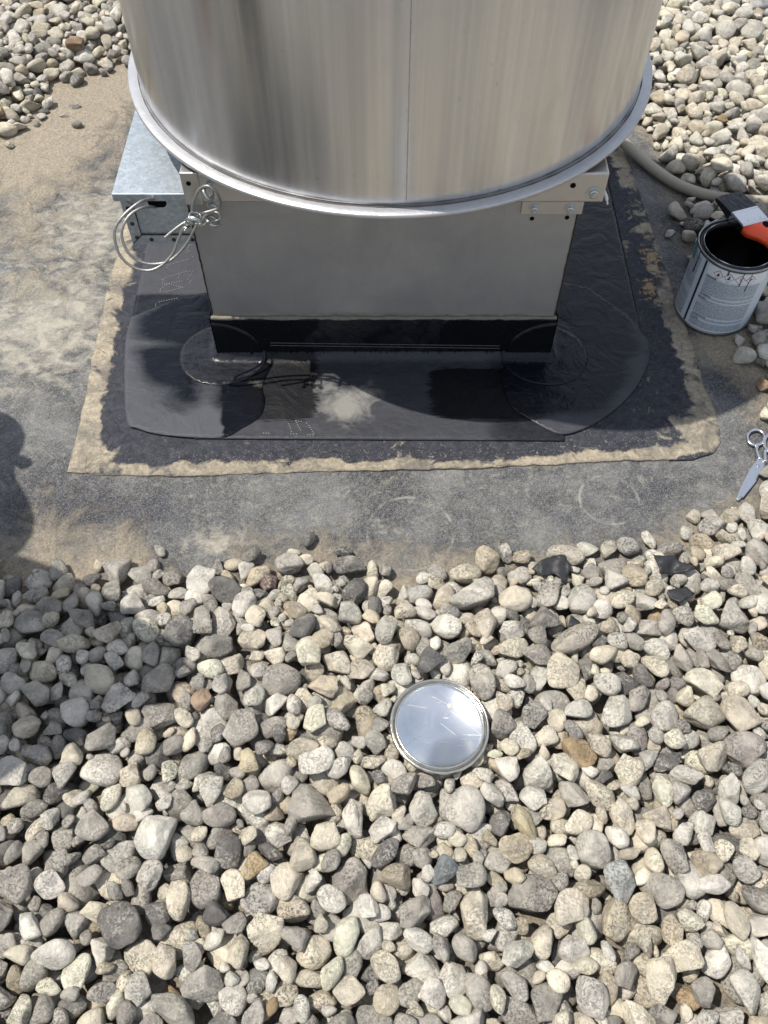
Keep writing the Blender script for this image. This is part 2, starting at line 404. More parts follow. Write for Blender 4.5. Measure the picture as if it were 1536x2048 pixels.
M_ZINC = metal('zinc_bolt', (0.55, 0.58, 0.58), 0.33, 1.0, 0.2, 300, 0.3)
M_STEEL = metal('polished_steel', (0.72, 0.73, 0.75), 0.22, 1.0, 0.08, 220, 0.05)
M_WIRE = metal('wire_rope_steel', (0.42, 0.42, 0.40), 0.42, 0.85, 0.25, 400, 0.4)

def galv_material():
    k = NB('galvanised_steel', Metallic=0.75); p = k.pos()
    v = k.sep(k.n('TexVoronoi', {'Vector': p, 'Scale': 150}).outputs['Color'])['Red']
    n = k.noise(14, 5, 0.65, p, 0.8); n2 = k.noise(260, 3, 0.6, p)
    c = k.mix(v, (0.36, 0.41, 0.45), (0.50, 0.555, 0.60))
    c = k.mix(k.math('MULTIPLY', k.ramp(n, 0.48, 0.74), 0.6), c, (0.30, 0.345, 0.385))
    c = k.mix(k.math('MULTIPLY', k.ramp(n2, 0.62, 0.72), 0.5), c, (0.78, 0.81, 0.84))
    k.set('Base Color', c); k.set('Roughness', k.math('ADD', 0.38, k.math('MULTIPLY', n, 0.22)))
    k.set('Normal', k.bump(n2, 0.12, 0.001)); return k.m
M_GALV = galv_material()
def curb_material():
    k = NB('curb_steel', Metallic=0.55); p = k.pos()
    n = k.noise(7, 5, 0.6, p, 0.6); s = k.noise(1, 4, 0.6, k.map(p, (60, 60, 6)))
    c = k.mix(k.ramp(n, 0.3, 0.7), (0.30, 0.30, 0.303), (0.385, 0.378, 0.366))
    c = k.mix(k.math('MULTIPLY', k.ramp(s, 0.5, 0.8), 0.2), c, (0.26, 0.255, 0.25))
    sp = k.ramp(k.noise(180, 2, 0.5, p), 0.74, 0.78)
    k.set('Base Color', k.mix(k.math('MULTIPLY', sp, 0.6), c, (0.1, 0.1, 0.1)))
    scr = k.ramp(k.noise(1, 3, 0.6, k.map(p, (9, 9, 300))), 0.66, 0.72)
    k.set('Roughness', k.math('SUBTRACT', 0.46, k.math('MULTIPLY', scr, 0.12))); k.set('Normal', k.bump(k.math('ADD', k.noise(3, 3, 0.5, p), k.math('MULTIPLY', scr, 0.01)), 0.22, 0.02)); return k.m
M_CURB = curb_material()
def plain(name, col, rough=0.6, metallic=0.0, var=0.25, scale=60, bump=0.15, spec=0.4):
    k = NB(name, Roughness=rough, Metallic=metallic); k.set('Specular IOR Level', spec); p = k.pos()
    n = k.noise(scale, 5, 0.65, p, 0.4)
    k.set('Base Color', k.mix(n, tuple(x*(1-var) for x in col), tuple(min(1, x*(1+var)) for x in col)))
    k.set('Normal', k.bump(n, bump, 0.003)); return k.m
M_HOLE = plain('dark_opening', (0.004, 0.004, 0.004), 0.9, spec=0.1)
M_SEAL = plain('dried_sealant', (0.185, 0.17, 0.14), 0.75, 0, 0.45, 60, 0.6)
M_SEAM = plain('seam_dark', (0.035, 0.025, 0.018), 0.85, 0, 0.6, 90, 0.4)
M_DULL = plain('dull_dark', (0.10, 0.09, 0.08), 0.9, 0, 0.6, 120, 0.4)
M_SEAMLINE = plain('seam_line', (0.42, 0.41, 0.40), 0.6, 0.5, 0.5, 90, 0.2)
M_CANRIM = metal('can_edge_metal', (0.30, 0.31, 0.31), 0.35, 0.8, 0.5, 50, 0.2)
M_HOSE = plain('hose_pvc', (0.335, 0.31, 0.245), 0.5, 0, 0.12, 40, 0.05)
M_SCRAP = plain('scrap_rubber', (0.024, 0.025, 0.027), 0.55, 0, 0.5, 50, 0.4)
M_BRISTLE = plain('bristle', (0.012, 0.014, 0.02), 0.42, 0, 0.4, 200, 0.4, 0.5)
M_ORANGE = plain('orange_handle', (0.80, 0.085, 0.022), 0.38, 0, 0.06, 40, 0.05, 0.5)
M_PAINT = plain('black_paint', (0.004, 0.004, 0.005), 0.18, 0, 0.1, 20, 0.02, 0.5)
M_DRIP = plain('paint_drip', (0.012, 0.013, 0.014), 0.3, 0, 0.3, 60, 0.2)
M_TAPE = plain('teal_tape', (0.10, 0.27, 0.31), 0.35, 0, 0.3, 80, 0.2)
M_RED = plain('hazard_red', (0.36, 0.10, 0.10), 0.5, 0, 0.1)
M_INK = plain('label_ink', (0.022, 0.022, 0.026), 0.5, 0, 0.1)
M_WHITE = plain('label_white', (0.66, 0.69, 0.72), 0.45, 0, 0.04)
M_STENCIL = plain('stencil_dots', (0.23, 0.23, 0.21), 0.8, 0, 0.3)
M_LINE = plain('printed_line', (0.10, 0.10, 0.105), 0.6, 0, 0.3)
M_TIE = plain('tie_plastic', (0.6, 0.6, 0.58), 0.4, 0, 0.1)
M_NAVY = plain('navy_cloth', (0.018, 0.024, 0.042), 0.85, 0, 0.3, 40, 0.3)
M_SKIN = plain('skin', (0.42, 0.24, 0.16), 0.5, 0, 0.1)
M_BOOT = plain('boot_leather', (0.05, 0.035, 0.022), 0.6)
M_SHIRT = plain('work_shirt', (0.045, 0.055, 0.085), 0.85, 0, 0.25, 40, 0.3)

# ------------------------------------------------------------------ ground
def blob(x, y, px, py, r, sx=1.0):
    c = G(px, py); return np.exp(-(((x-c.x)/(r*sx))**2+((y-c.y)/r)**2))
GRAVEL_FRONT = [(-1.95, -0.50), (-1.95, 0.86), (-1.3, 0.84)]+[tuple(G(*q))[:2] for q in
    [(-40, 1165), (60, 1172), (130, 1165), (190, 1170), (250, 1140), (330, 1165), (420, 1165), (480, 1150), (560, 1150), (600, 1128), (680, 1140), (735, 1172),
     (830, 1178), (900, 1160), (1000, 1142), (1080, 1138), (1180, 1126), (1290, 1118), (1375, 1085), (1420, 1040), (1490, 1018), (1535, 985), (1580, 940)]]+[(1.25, 1.0), (1.95, 1.0), (1.95, -0.50)]
GRAVEL_RIGHT = [(1.25, 0.98)]+[tuple(G(*q))[:2] for q in
    [(1575, 900), (1545, 800), (1520, 745), (1500, 690), (1475, 640)]]+[(0.90, 1.56), (0.86, 1.63), (0.80, 1.70), (0.765, 1.80)]+[tuple(G(*q))[:2] for q in
    [(1378, 412), (1345, 352), (1325, 290), (1288, 248), (1270, 170)]]+[(0.72, 2.75), (0.2, 2.9), (0.2, 3.75), (1.95, 3.75), (1.95, 0.98)]
GRAVEL_LEFT = [(0.2, 3.75), (0.2, 2.9)]+[tuple(G(*q))[:2] for q in
    [(290, 112), (262, 132), (205, 140), (150, 165), (100, 172), (85, 215), (45, 255), (-30, 290)]]+[(-1.45, 2.2), (-1.95, 2.2), (-1.95, 3.75)]
POLYS = [GRAVEL_FRONT, GRAVEL_RIGHT, GRAVEL_LEFT]
def gravel_inside(x, y):
    d = np.full(np.shape(x), -1e9)
    for P in POLYS:
        i = pip(P, x, y); dd = pdist(P, x, y); d = np.maximum(d, np.where(i, dd, -dd))
    return d

def build_ground():
    me = mesh('roof', [(-60, -60, -0.012), (60, -60, -0.012), (60, 60, -0.012), (-60, 60, -0.012)], [(0, 1, 2, 3)])
    tag(link('roof', me, M_ROOF), 'wide flat gravel covered roof stretching out around the fan', 'roof', kind='structure')
    nx, ny = 200, 280
    X, Y = np.meshgrid(np.linspace(-1.98, 1.98, nx), np.linspace(-0.52, 3.8, ny)); x = X.ravel(); y = Y.ravel()
    gd = gravel_inside(x, y)
    dust = 0.55*sstep(-0.13, 0.03, gd)+0.10
    for (px, py, r, a) in [(110, 210, .26, .75), (30, 330, .24, .6), (200, 150, .24, .6), (20, 480, .18, .35), (120, 300, .12, .2), (260, 700, .05, .2), (20, 760, .10, .15),
                           (170, 800, .06, .3), (110, 1040, .10, .25), (520, 1070, .09, .25), (820, 1120, .09, .3), (1450, 690, .10, .45), (1390, 690, .07, .35), (1520, 720, .08, .5), (60, 1130, .12, .4), (240, 1080, .08, .3), (90, 580, .09, .25)]:
        dust = dust+a*blob(x, y, px, py, r)
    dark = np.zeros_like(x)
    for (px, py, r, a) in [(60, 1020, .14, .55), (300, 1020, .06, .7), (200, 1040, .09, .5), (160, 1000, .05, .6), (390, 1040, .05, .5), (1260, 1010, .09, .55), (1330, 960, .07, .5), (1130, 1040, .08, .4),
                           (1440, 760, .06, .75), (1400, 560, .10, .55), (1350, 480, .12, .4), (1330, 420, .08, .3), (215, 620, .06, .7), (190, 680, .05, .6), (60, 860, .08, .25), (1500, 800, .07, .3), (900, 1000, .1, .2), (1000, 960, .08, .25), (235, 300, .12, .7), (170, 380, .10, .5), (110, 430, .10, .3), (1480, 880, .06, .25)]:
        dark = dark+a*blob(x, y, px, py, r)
    pale = np.full_like(x, 0.10)
    for (px, py, r, a) in [(100, 480, .35, .40), (130, 640, .20, .35), (60, 700, .16, .35), (200, 420, .16, .35), (430, 1090, .06, .5), (250, 1070, .05, .3), (500, 990, .25, .10), (860, 1010, .3, .12), (1200, 1000, .1, .15), (230, 700, .05, .4)]:
        pale = pale+a*blob(x, y, px, py, r)
    z = np.array([mnoise.noise((a*6, b*6, 0))*0.0022+mnoise.noise((a*25, b*25, 3))*0.0008 for a, b in zip(x, y)])-0.001
    z += np.clip(dust-0.6, 0, 1)*0.004
    idx = np.arange(nx*ny).reshape(ny, nx)
    fs = np.stack([idx[:-1, :-1], idx[:-1, 1:], idx[1:, 1:], idx[1:, :-1]], -1).reshape(-1, 4)
    me = mesh('roof_membrane', np.stack([x, y, z], 1).tolist(), fs.tolist())
    ca = me.color_attributes.new('mask', 'FLOAT_COLOR', 'POINT')
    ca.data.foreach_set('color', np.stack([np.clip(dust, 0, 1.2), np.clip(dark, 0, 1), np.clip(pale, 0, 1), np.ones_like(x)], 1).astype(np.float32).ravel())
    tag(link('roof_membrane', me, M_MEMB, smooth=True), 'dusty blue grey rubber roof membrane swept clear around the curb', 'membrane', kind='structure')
build_ground()

# ------------------------------------------------------------------ roof curb with its flashing
CX0, CX1, CY0, CY1 = -0.373, 0.372, 1.375, 2.12
FIL = 0.020; WALL_TOP = 0.128
def curb_d(x, y):
    dx = max(CX0-x, 0, x-CX1); dy = max(CY0-y, 0, y-CY1); return math.hypot(dx, dy)
def fil_z(x, y, off):
    d = curb_d(x, y)-off
    if d < FIL: q = FIL-max(d, 0); return off+FIL-math.sqrt(max(FIL*FIL-q*q, 0))
    return off
def build_curb():
    t = empty('roof_curb', (0, CY0, 0), 'grey sheet metal roof curb with black rubber flashing around its foot, under the fan', 'roof curb')
    link('curb_wall', box_mesh('curb_wall', CX0, CX1, CY0, CY1, -0.01, 0.442, 0.003), M_CURB, t)
    # old dusty skirt around everything
    out = [G(135, 945), G(155, 870), G(178, 760), G(205, 620), G(232, 520), G(262, 400)]
    poly = [(-0.675, 2.25)]+[(p.x, p.y) for p in reversed(out)]+[(p.x, p.y) for p in (G(200, 951), G(340, 953), G(500, 949), G(650, 944), G(800, 941), G(950, 937), G(1100, 930), G(1250, 922), G(1385, 921), G(1425, 908), G(1441, 885),
            G(1432, 830), G(1405, 770), G(1385, 690), G(1352, 610), G(1325, 520), G(1292, 430), G(1262, 340), G(1235, 280))]+[(0.66, 2.25)]
    poly = [(p[0], p[1]) for p in poly]
    front = [(p.x, p.y) for p in (G(135, 945), G(340, 953), G(650, 944), G(950, 937), G(1250, 922), G(1441, 885))]
    left = [(p.x, p.y) for p in (G(135, 945), G(178, 760), G(205, 620), G(262, 400))]
    right = [(p.x, p.y) for p in (G(1441, 885), G(1405, 770), G(1352, 610), G(1292, 430), G(1235, 280))]
    c_rt = G(1390, 860)
    def zf(x, y): return 0.0030+0.0008*mnoise.noise((x*18, y*18, 2))+0.0005*mnoise.noise((x*60, y*60, 4))
    def at(x, y):
        df = float(pdist(front, [x], [y], False)[0]); dl = float(pdist(left, [x], [y], False)[0]); dr = float(pdist(right, [x], [y], False)[0])
        wf = 0.036+0.016*mnoise.noise((x*5, 0, 3)) if x < -0.1 else 0.023+0.012*mnoise.noise((x*7, 0, 3))
        dust = max(1-sstep(wf*0.55, wf*1.35, df), 1-sstep(0.030, 0.062, dl), (1-sstep(0.026, 0.055, dr))*(0.95 if y < 1.62 else 0.62))
        dust = max(dust, 0.95*math.exp(-(((x-c_rt.x)/0.10)**2+((y-c_rt.y)/0.055)**2)), 0.9*(1-sstep(0.05, 0.11, math.hypot(x+0.64, y-1.08))))
        br = 0.0
        for (px, py, r, a) in [(1300, 515, .040, .80), (1297, 580, .036, .75), (1290, 470, .03, .6), (1262, 425, .04, .5), (1250, 340, .04, .5), (1312, 540, .03, .7)]:
            c = G(px, py); br = max(br, a*math.exp(-(((x-c.x)/(r*0.8))**2+((y-c.y)/(r*1.7))**2)))
        rough = max(1-sstep(0.03, 0.085, df), 0.35)*(1.0 if x > -0.45 else 0.5)
        return dust, br, rough
    link('old_flashing', sheet_mesh('old_flashing', poly, 0.011, zf, 0.0040, attr=at, rough_edge=0.004), M_SKIRT, t)['label'] = 'old rubber skirt caked with tan dust and black mastic'

    def masks(kind):
        def f(x, y):
            film = 0.45; wet = 0.0; res = 0.0
            px, py, _ = proj((x, y, 0.006))
            if kind == 'front':
                film = 0.75
                if 820 < px < 1060 and 728 < py < 850: wet = min(1, max(0, (px-828)/62))*min(1, max(0, (856-py)/34))*min(1, max(0, (py-726)/22))
                if px < 660 and py < 850: wet = max(wet, min(1, max(0, (664-px)/60))*min(1, max(0, (862-py)/40)))
                film *= 1-0.45*sstep(960, 1010, px)
                a = 1.25*math.exp(-(((px-690)/52)**2+((py-812)/34)**2)); b = 0.95*math.exp(-(((px-728)/36)**2+((py-790)/22)**2)); c = 0.7*math.exp(-(((px-645)/30)**2+((py-772)/22)**2))
                res = max(a, b, c)
            elif kind == 'side_left':
                film = 0.95 if py < 588 else 0.34
                if x > -0.46: film += 0.1
            elif kind == 'side_right':
                film = 0.22
            elif kind == 'patch_left':
                arc = math.hypot((px-470)/205.0, (py-700)/140.0)
                arc += 0.16*mnoise.noise((px*0.012, py*0.02, 3)); film = 0.10+0.80*float(sstep(0.78, 1.12, arc))
                film += 0.55*math.exp(-((abs((px-415)*0.75+(py-800)*0.1)/22)**2))*(1 if py > 735 else 0)
                if px > 445 and py > 745: film = 0.08+0.3*math.exp(-((px-430)/14)**2)
                if px > 452: wet = 0.62*min(1, (px-452)/40)*min(1, max(0, (880-py)/60))
                film += 0.5*math.exp(-(((px-300)/60)**2+((py-690)/9)**2))
                res = 0.55*math.exp(-(((px-520)/28)**2+((py-768)/10)**2))
            elif kind == 'patch_right':
                arc = math.hypot((px-1085)/190.0, (py-690)/150.0)
                arc += 0.12*mnoise.noise((px*0.012, py*0.02, 8)); film = 0.08+0.62*float(sstep(0.85, 1.10, arc))
            return film, wet, res
        return f
    # side sheets
    sheetL = [(-0.604, 2.2), (-0.604, 1.77), (-0.598, 1.45), (-0.594, 1.43), (CX0, 1.43), (CX0, 2.2)]
    sheetR = [(0.612, 2.2), (0.608, 1.77), (0.603, 1.45), (0.596, 1.43), (CX1, 1.43), (CX1, 2.2)]
    for nm, pl in (('side_left', sheetL), ('side_right', sheetR)):
        link('flashing_sheet', sheet_mesh('flashing_sheet', pl, 0.010, lambda x, y: fil_z(x, y, 0.0056)+0.0006*mnoise.noise((x*9, y*9, 5)), 0.0025, attr=masks(nm)), M_RUB, t)
    # front sheet: ground part, cove and wall
    yf = G(768, 884).y
    pl = [(-0.405, yf+0.004), (0.385, yf-0.002), (0.40, CY0-0.03), (CX1, CY0+0.0), (CX0, CY0), (-0.41, CY0-0.03)]
    ex = [(x, CY0-q) for x in np.arange(CX0, CX1, 0.012) for q in (0.0015, 0.004, 0.008, 0.013, 0.019)]
    fr = link('flashing_sheet', sheet_mesh('flashing_sheet', pl, 0.009, lambda x, y: fil_z(x, y, 0.0074), 0.0022, extra=ex, attr=masks('front')), M_RUB, t)
    def wall(name, y, x0, x1, zlo, zhi, mk, mat=M_RUB, par=t):
        nx, nz = int((x1-x0)/0.008)+1, 14; vs_ = []; ms = []
        for j in range(nz+1):
            for i in range(nx+1):
                x = x0+(x1-x0)*i/nx; z = zlo+(zhi-zlo)*j/nz
                if j == nz: z += 0.0012*mnoise.noise((x*50, 1, 2))
                vs_.append((x, y-0.0006*mnoise.noise((x*12, z*12, 9)), z)); ms.append((*mk(*proj((x, y, z))[:2]), 1))
        fs = [(j*(nx+1)+i, j*(nx+1)+i+1, (j+1)*(nx+1)+i+1, (j+1)*(nx+1)+i) for j in range(nz) for i in range(nx)]
        b0 = len(vs_)
        for i in range(nx+1): vs_.append((vs_[nz*(nx+1)+i][0], CY0, vs_[nz*(nx+1)+i][2])); ms.append(ms[nz*(nx+1)+i])
        for i in range(nx): fs.append((nz*(nx+1)+i, nz*(nx+1)+i+1, b0+i+1, b0+i))
        me = mesh(name, vs_, fs); ca = me.color_attributes.new('mask', 'FLOAT_COLOR', 'POINT')
        ca.data.foreach_set('color', np.array(ms, np.float32).ravel())
        return link(name, me, mat, par, True)
    def mkw(px, py):
        wet = 0.0
        if px < 640: wet = min(1, (628-px+18*math.sin(py*0.09))/22+0.5)
        if px > 860 and py < 706: wet = max(wet, min(1, (px-868-0.02*(py-672)**2)/20))
        return 0.30, max(0, wet), 0.0
    wall('flashing_upstand', CY0-0.0076, CX0-0.004, CX1+0.004, FIL+0.008, WALL_TOP, mkw)
    for s in (-1, 1):                                     # upstands on the sides
        xs = (CX0-0.0058) if s < 0 else (CX1+0.0058)
        xw = xs
        me = mesh('flashing_upstand', [(xs, CY0-0.0098, 0.026), (xs, CY1, 0.026), (xs, CY1, WALL_TOP), (xs, CY0-0.0098, WALL_TOP)], [(0, 1, 2, 3) if s > 0 else (3, 2, 1, 0)])
        ca = me.color_attributes.new('mask', 'FLOAT_COLOR', 'POINT'); ca.data.foreach_set('color', np.array([(0.3, 0, 0, 1)]*4, np.float32).ravel())
        link('flashing_upstand', me, M_RUB, t)
    # corner patches on the roof
    pL = [G(*q) for q in [(264, 640), (253, 690), (251, 770), (256, 848), (276, 862), (330, 875), (440, 881), (484, 862), (520, 838), (531, 808), (526, 775), (545, 735)]]
    pL = [(p.x, p.y) for p in catmull(pL, 5)]+[(CX0+0.06, CY0-0.0005), (CX0-0.0005, CY0-0.0005), (CX0-0.0005, 1.60), (-0.50, 1.56)]
    pR = [G(*q) for q in [(1298, 690), (1299, 706), (1290, 742), (1262, 790), (1215, 834), (1165, 863), (1116, 873), (1060, 845), (1025, 822), (1008, 790), (1000, 745)]]
    pR = [(0.50, 1.60), (0.585, 1.50)]+[(p.x, p.y) for p in catmull(pR, 5)]+[(CX1-0.06, CY0-0.0005), (CX1+0.0005, CY0-0.0005), (CX1+0.0005, 1.64)]
    for pl, nm, lb in ((pL, 'patch_left', 'left corner patch with a grey dusty outer crescent'), (pR, 'patch_right', 'right corner patch, dark and clean')):
        def zz(x, y): return fil_z(x, y, 0.0096)+0.0006*mnoise.noise((x*14, y*14, 8))
        link('corner_patch', sheet_mesh('corner_patch', pl, 0.0085, zz, 0.0023, attr=masks(nm)), M_RUB2, t)['label'] = lb
    # round patches folded around the curb corners
    for cx, s in ((CX0, -1), (CX1, 1)):
        r = 0.094; arc = []
        a0, a1 = (90, 360) if s < 0 else (180, 450)
        for k in range(41):
            a = R_(a0+(a1-a0)*k/40); arc.append((cx+r*math.cos(a)*(1.0 if math.cos(a)*s > 0 else 1.12), CY0+r*math.sin(a)))
        pl = arc+[(cx, CY0)]
        ex = [(cx-s*q2, CY0-q) for q2 in np.arange(0.006, 0.1, 0.01) for q in (0.002, 0.006, 0.012)]
        ex += [(cx+s*q, CY0-q2) for q2 in np.arange(-0.08, 0.0, 0.01) for q in (0.002, 0.006, 0.012)]
        rp = link('round_patch', sheet_mesh('round_patch', pl, 0.007, lambda x, y: fil_z(x, y, 0.0110)+0.0006*mnoise.noise((x*30, y*30, 3)), 0.0014, extra=ex,
                  attr=lambda x, y: (0.36 if s < 0 else 0.14, 0, 0)), M_RUB2, t)
        vs_, fs = [], []                                   # the part standing on the front wall
        n = 16; yy = CY0-0.0100
        for j in range(7):
            for k in range(n+1):
                rr = (0.03+(r*1.08-0.03)*j/6); a = R_(90*k/n)
                vs_.append((cx-s*(-0.004)+(-s)*rr*math.sin(a) if False else cx+s*0.004-s*rr*math.cos(a), yy, 0.024+rr*0.92*math.sin(a)))
        for j in range(6):
            for k in range(n): fs.append((j*(n+1)+k, j*(n+1)+k+1, (j+1)*(n+1)+k+1, (j+1)*(n+1)+k))
        c0 = len(vs_); vs_.append((cx+s*0.004, yy, 0.024))
        for k in range(n): fs.append((c0, k, k+1))
        b0 = len(vs_)
        for k in range(n+1): v = vs_[6*(n+1)+k]; vs_.append((v[0], yy+0.003, v[2]))
        for k in range(n): fs.append((6*(n+1)+k, 6*(n+1)+k+1, b0+k+1, b0+k))
        me = mesh('round_patch', vs_, fs); ca = me.color_attributes.new('mask', 'FLOAT_COLOR', 'POINT')
        ca.data.foreach_set('color', np.array([(0.05, 0.75, 0, 1)]*len(vs_), np.float32).ravel())
        bm = bmesh.new(); bm.from_mesh(me); bmesh.ops.recalc_face_normals(bm, faces=bm.faces); bm.to_mesh(me); bm.free()
        link('fold', me, M_RUB2, rp, True)
    # sealant bead along the top of the flashing
    pts = []; rad = []
    for i in range(150):
        x = CX0-0.002+(CX1-CX0+0.004)*i/149
        pts.append(Vector((x, CY0-0.006, WALL_TOP+0.001+0.0016*mnoise.noise((x*30, 0, 0)))))
        rad.append(0.0042+0.0028*mnoise.noise((x*16, 3, 0))+0.0015*mnoise.noise((x*70, 5, 0)))
    link('sealant_bead', tube_mesh('sealant_bead', pts, [max(0.0022, q) for q in rad], 10), M_SEAL, t, True)
    link('sealant_smear', sheet_like_smear(), M_SEAL, t, True)
    for x in (CX0+0.001, CX1-0.001):                       # thin dark lines down the folded corners
        pts = [Vector((x+0.0012*mnoise.noise((z*60, x, 0)), CY0-0.001, z)) for z in np.linspace(WALL_TOP, 0.43, 60)]
        link('corner_seam', tube_mesh('corner_seam', pts, [0.0013+0.0012*abs(mnoise.noise((p.z*70, 1, x))) for p in pts], 6), M_SEAM, t)
    # printed double line across the upstand
    for dz in (0, 0.008):
        a = PY(540, 686, CY0-0.0086); b = PY(1000, 692, CY0-0.0086)
        pts = [Vector((a.x+(b.x-a.x)*i/40, CY0-0.0082, a.z-0.0+(b.z-a.z)*i/40-dz)) for i in range(41)]
        link('printed_line', tube_mesh('printed_line', pts, 0.0007, 5), M_LINE, t)
    # dotted stencil marks on the sheets
    def dots(strokes, zz):
        vs_, fs = [], []
        for st in strokes:
            q = [G(px, py, zz) for px, py in st]
            for i in range(len(q)-1):
                n = max(1, int((q[i+1]-q[i]).length/0.0055))
                for k in range(n):
                    c = q[i].lerp(q[i+1], k/n); b0 = len(vs_); r = 0.0013
                    for m in range(6): vs_.append((c.x+r*math.cos(m*math.pi/3), c.y+r*math.sin(m*math.pi/3), zz))
                    fs.append(tuple(range(b0, b0+6)))
        return mesh('stencil_marks', vs_, fs)
    def crop(l, ox, oy, s): return [[(ox+x/s, oy+y/s) for x, y in st] for st in l]
    A = crop([[(420, 530), (440, 480), (600, 430), (870, 360)], [(840, 110), (800, 240), (900, 205)], [(850, 100), (940, 90)], [(920, 320), (1000, 300)],
              [(330, 760), (420, 710), (600, 660), (800, 600), (920, 600), (900, 650), (820, 720)], [(660, 650), (640, 750)], [(350, 770), (330, 850), (420, 840), (760, 775)], [(820, 750), (880, 780), (860, 820), (790, 860)],
              [(420, 850), (300, 940), (290, 1000), (420, 990), (720, 910), (600, 880), (420, 830)], [(270, 1190), (660, 1105)], [(210, 1230), (120, 1570)], [(150, 1490), (390, 1480)],
              [(400, 1570), (470, 1340), (610, 1270), (740, 1245), (680, 1550)], [(620, 1400), (700, 1340)]], 290, 480, 9.6)
    link('stencil_marks', dots(A, 0.0070), M_STENCIL, t)
    B = crop([[(690, 360), (670, 290), (610, 150)], [(680, 415), (860, 415)], [(780, 130), (960, 145)], [(790, 120), (840, 250), (920, 370)], [(1020, 180), (1070, 230), (1180, 400), (1160, 435), (990, 430)],
              [(80, 395), (250, 400)]], 520, 830, 10.97)
    link('stencil_marks', dots(B, 0.0080), M_STENCIL, t)
    # strap and bolts on the front wall
    a = PY(1045, 403, CY0-0.003); b = PY(1163, 428, CY0-0.003)
    st = link('strap_plate', box_mesh('strap_plate', a.x, b.x, CY0-0.004, CY0+0.001, b.z, 0.45, 0.0006), M_ALU, t)
    for px in (1068, 1140): bolt(PY(px, 417, CY0-0.004), 0.0075, 0.007, st)
    for px, py in ((1064, 437), (1134, 435)): hole(PY(px, py, CY0), 0.0045, t)
    return t
def bolt(p, r, h, par, name='bolt'):
    vs_, fs = [], []
    rings = [(r*1.45, 0), (r*1.45, 0.0015), (r, 0.0016), (r, h), (r*0.82, h*1.12)]
    for i, (rr, d) in enumerate(rings):
        for k in range(18):
            a = 2*math.pi*k/18
            q = rr
            if i >= 2: q = rr*(math.cos(math.pi/6)/math.cos(((a+math.pi/6) % (math.pi/3))-math.pi/6))*0.98
            vs_.append((p.x+q*math.cos(a), p.y-d, p.z+q*math.sin(a)))
    for i in range(len(rings)-1):
        for k in range(18): fs.append((i*18+k, i*18+(k+1) % 18, (i+1)*18+(k+1) % 18, (i+1)*18+k))
    fs.append(tuple(4*18+k for k in range(18)))
    o = link(name, mesh(name, vs_, fs), M_ZINC, par)
    # threaded end
    pts = [Vector((p.x, p.y-h, p.z)), Vector((p.x, p.y-h-0.004, p.z))]
    link('shank', tube_mesh('shank', pts, r*0.5, 10), M_ZINC, o)
    return o
def hole(p, r, par):
    vs_ = [(p.x+r*math.cos(2*math.pi*k/20), p.y-0.0007, p.z+r*math.sin(2*math.pi*k/20)) for k in range(20)]
    vs_ += [(x, p.y+0.002, z) for x, y, z in vs_]
    fs = [tuple(range(20))]+[(k, (k+1) % 20, 20+(k+1) % 20, 20+k) for k in range(20)]
    return link('bolt_hole', mesh('bolt_hole', vs_, fs), M_HOLE, par)
def sheet_like_smear():
    vs_, fs = [], []; n = 90
    for i in range(n+1):
        x = CX0+0.003+(CX1-CX0-0.006)*i/n
        h = 0.007+0.010*max(0, mnoise.noise((x*6, 0, 1)))+0.005*mnoise.noise((x*34, 0, 2))
        if 0.09 < (x-CX0)/(CX1-CX0)*1 < 0.0: h += 0.01
        if (x-CX0) < 0.035: h = 0.012+0.012*(x-CX0)/0.035
        vs_ += [(x, CY0-0.0035, WALL_TOP), (x, CY0-0.0026, WALL_TOP+max(0.002, h*0.7)), (x, CY0+0.0005, WALL_TOP+max(0.003, h))]
    for i in range(n):
        for j in range(2): fs.append((i*3+j, (i+1)*3+j, (i+1)*3+j+1, i*3+j+1))
    return mesh('sealant_smear', vs_, fs)
CURB = build_curb()

